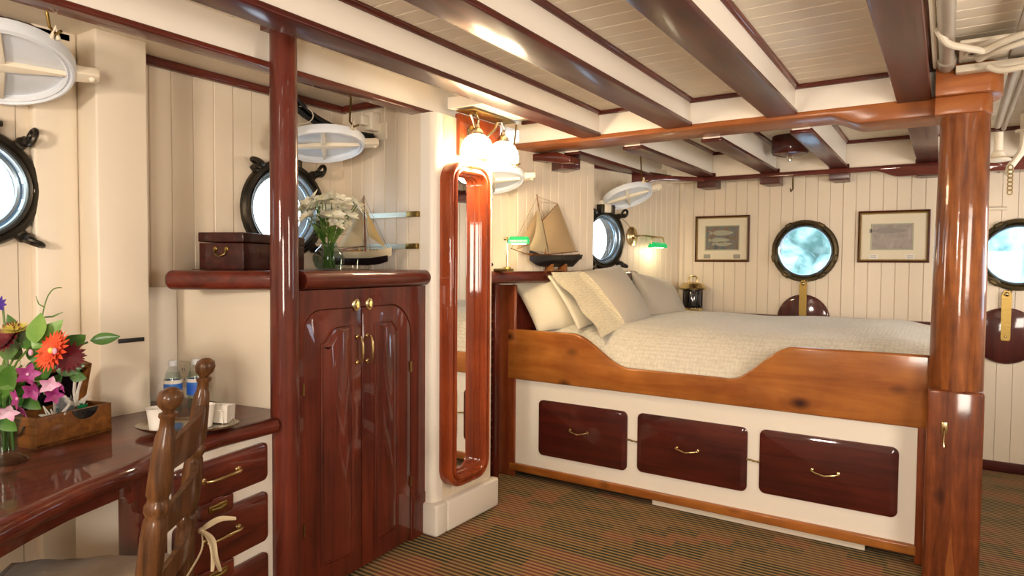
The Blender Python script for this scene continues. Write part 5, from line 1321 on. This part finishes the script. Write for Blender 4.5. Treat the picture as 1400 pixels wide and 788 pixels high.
# ------------------------------------------------------------------ chair
CA = Vector((-1.477, .823, 0)); CB = Vector((-1.84, 1.134, 0)); cw = (CB - CA); cwl = cw.length; cu = cw.normalized(); cn = Vector((-cu.y, cu.x, 0))
if cn.x > 0: cn = -cn
cn = Vector((-.645, -.764, 0))
chm = Matrix(((cu.x, cn.x, 0, (CA.x + CB.x) / 2), (cu.y, cn.y, 0, (CA.y + CB.y) / 2), (0, 0, 1, 0), (0, 0, 0, 1)))
ch = thing('desk_chair', 'turned oak ladder-back chair with linen seat cushion at the desk', 'chair', chm)
HT = 1.112
def lean(z): return .12 * (HT - z) ** 1.0 if z > .5 else .12 * (HT - .5) - .02 * (.5 - z)
pprof = [(.0, HT), (.012, HT - .002), (.0245, HT - .010), (.0285, HT - .026), (.0245, HT - .042), (.014, HT - .053), (.012, HT - .057), (.0205, HT - .060), (.0205, HT - .067), (.0155, HT - .073), (.0165, HT - .095),
         (.022, HT - .11), (.025, HT - .15), (.027, HT - .21), (.0275, HT - .245), (.0225, HT - .253), (.0235, HT - .262), (.028, HT - .270), (.028, HT - .284), (.022, HT - .296), (.026, HT - .305), (.0285, HT - .34), (.029, HT - .42), (.027, HT - .455), (.0225, HT - .465), (.029, HT - .475), (.0295, HT - .49), (.023, HT - .505), (.028, HT - .52), (.028, .40), (.024, .30), (.02, 0.0)]
for s_ in (-1, 1):
    b = bm_(); k = 20; rings = []
    for r, z in pprof:
        c_ = Vector((s_ * cwl / 2, lean(z), z)); r = max(r, .0006)
        rings.append([b.verts.new((c_.x + r * math.cos(2 * PI * i / k), c_.y + r * math.sin(2 * PI * i / k), z)) for i in range(k)])
    for A_, B_ in zip(rings, rings[1:]):
        for i in range(k): b.faces.new((A_[i], A_[(i + 1) % k], B_[(i + 1) % k], B_[i]))
    b.faces.new(rings[-1]); b.faces.new(rings[0]); bmesh.ops.recalc_face_normals(b, faces=b.faces); obj('back_post', b, 'chair', ch, ang=50)
for (z0, z1) in ((.905, 1.0), (.75, .835), (.605, .675)):
    b = bm_(); n = 16; V = []
    for i in range(n + 1):
        t = i / n; x = (t - .5) * (cwl - .03); bow = -.035 * math.sin(PI * t); zt_ = z1 - .03 + .03 * math.sin(PI * t) ; zb_ = z0 + .0
        V.append([b.verts.new((x, lean(zz) + bow + dy, zz)) for zz, dy in ((zb_, -.007), (zt_, -.007), (zt_, .007), (zb_, .007))])
    for A_, B_ in zip(V, V[1:]):
        for j in range(4): b.faces.new((A_[j], A_[(j + 1) % 4], B_[(j + 1) % 4], B_[j]))
    b.faces.new(V[0]); b.faces.new(V[-1]); bmesh.ops.recalc_face_normals(b, faces=b.faces); obj('back_slat', b, 'chair', ch)
for s_ in (-1, 1):
    b = bm_(); lathe(b, [(0, 0), (.018, 0), (.022, .1), (.026, .2), (.02, .22), (.027, .24), (.028, .47), (0, .48)], 18, T(s_ * (cwl / 2 + .04), .48, 0)); obj('front_leg', b, 'chair', ch)
    b = bm_(); tube(b, [(s_ * cwl / 2, lean(.2), .2), (s_ * (cwl / 2 + .04), .48, .2)], .012, 10); obj('stretcher', b, 'chair', ch)
b = bm_(); tube(b, [(-cwl / 2 - .04, .48, .26), (cwl / 2 + .04, .48, .26)], .012, 10); obj('stretcher', b, 'chair', ch)
b = bm_(); prism(b, [(-cwl / 2, .07), (cwl / 2, .07), (cwl / 2 + .06, .51), (-cwl / 2 - .06, .51)], .455, .485, bev=.01); obj('seat_frame', b, 'chair', ch)
def cush(u, v, top=True):
    w = cwl / 2 + .0 + .075 * v; x = (u - .5) * 2 * w; y_ = .085 + .45 * v
    e = (max(0, 1 - abs(2 * u - 1) ** 3) * max(0, 1 - abs(2 * v - 1) ** 3)) ** .5
    z = .52 + (.045 * e + .006 * math.sin(9 * u + 4 * v) + .004 * math.sin(17 * v - 6 * u)) * (1 if top else -.6)
    return (x, y_, z)
o = grid_mesh('cushion', 20, 20, lambda u, v: cush(u, v), 'linen', ch, close=lambda u, v: cush(u, v, False), ang=180)
b = bm_(); kz_ = .565
k0 = Vector((cwl / 2 + .012, lean(kz_) - .045, kz_ + .02))
for pts_ in ([k0, k0 + Vector((-.05, -.01, -.035)), k0 + Vector((-.085, .02, -.09)), k0 + Vector((-.10, .05, -.13))],
             [k0, k0 + Vector((.0, -.02, .015)), k0 + Vector((.035, -.05, .018)), k0 + Vector((.07, -.09, .002))],
             [k0, k0 + Vector((.015, -.02, -.03)), k0 + Vector((.02, -.03, -.08)), k0 + Vector((.0, -.03, -.13))],
             [k0, k0 + Vector((.0, -.03, -.03)), k0 + Vector((-.01, -.04, -.08)), k0 + Vector((.02, -.05, -.14))]):
    q_ = cr(pts_, 5); tube(b, q_, [.005 + .004 * math.sin(PI * k / (len(q_) - 1)) for k in range(len(q_))], 8, flat=.3)
sphere(b, k0, .010, 10); obj('tie_ribbon', b, 'tie', ch)
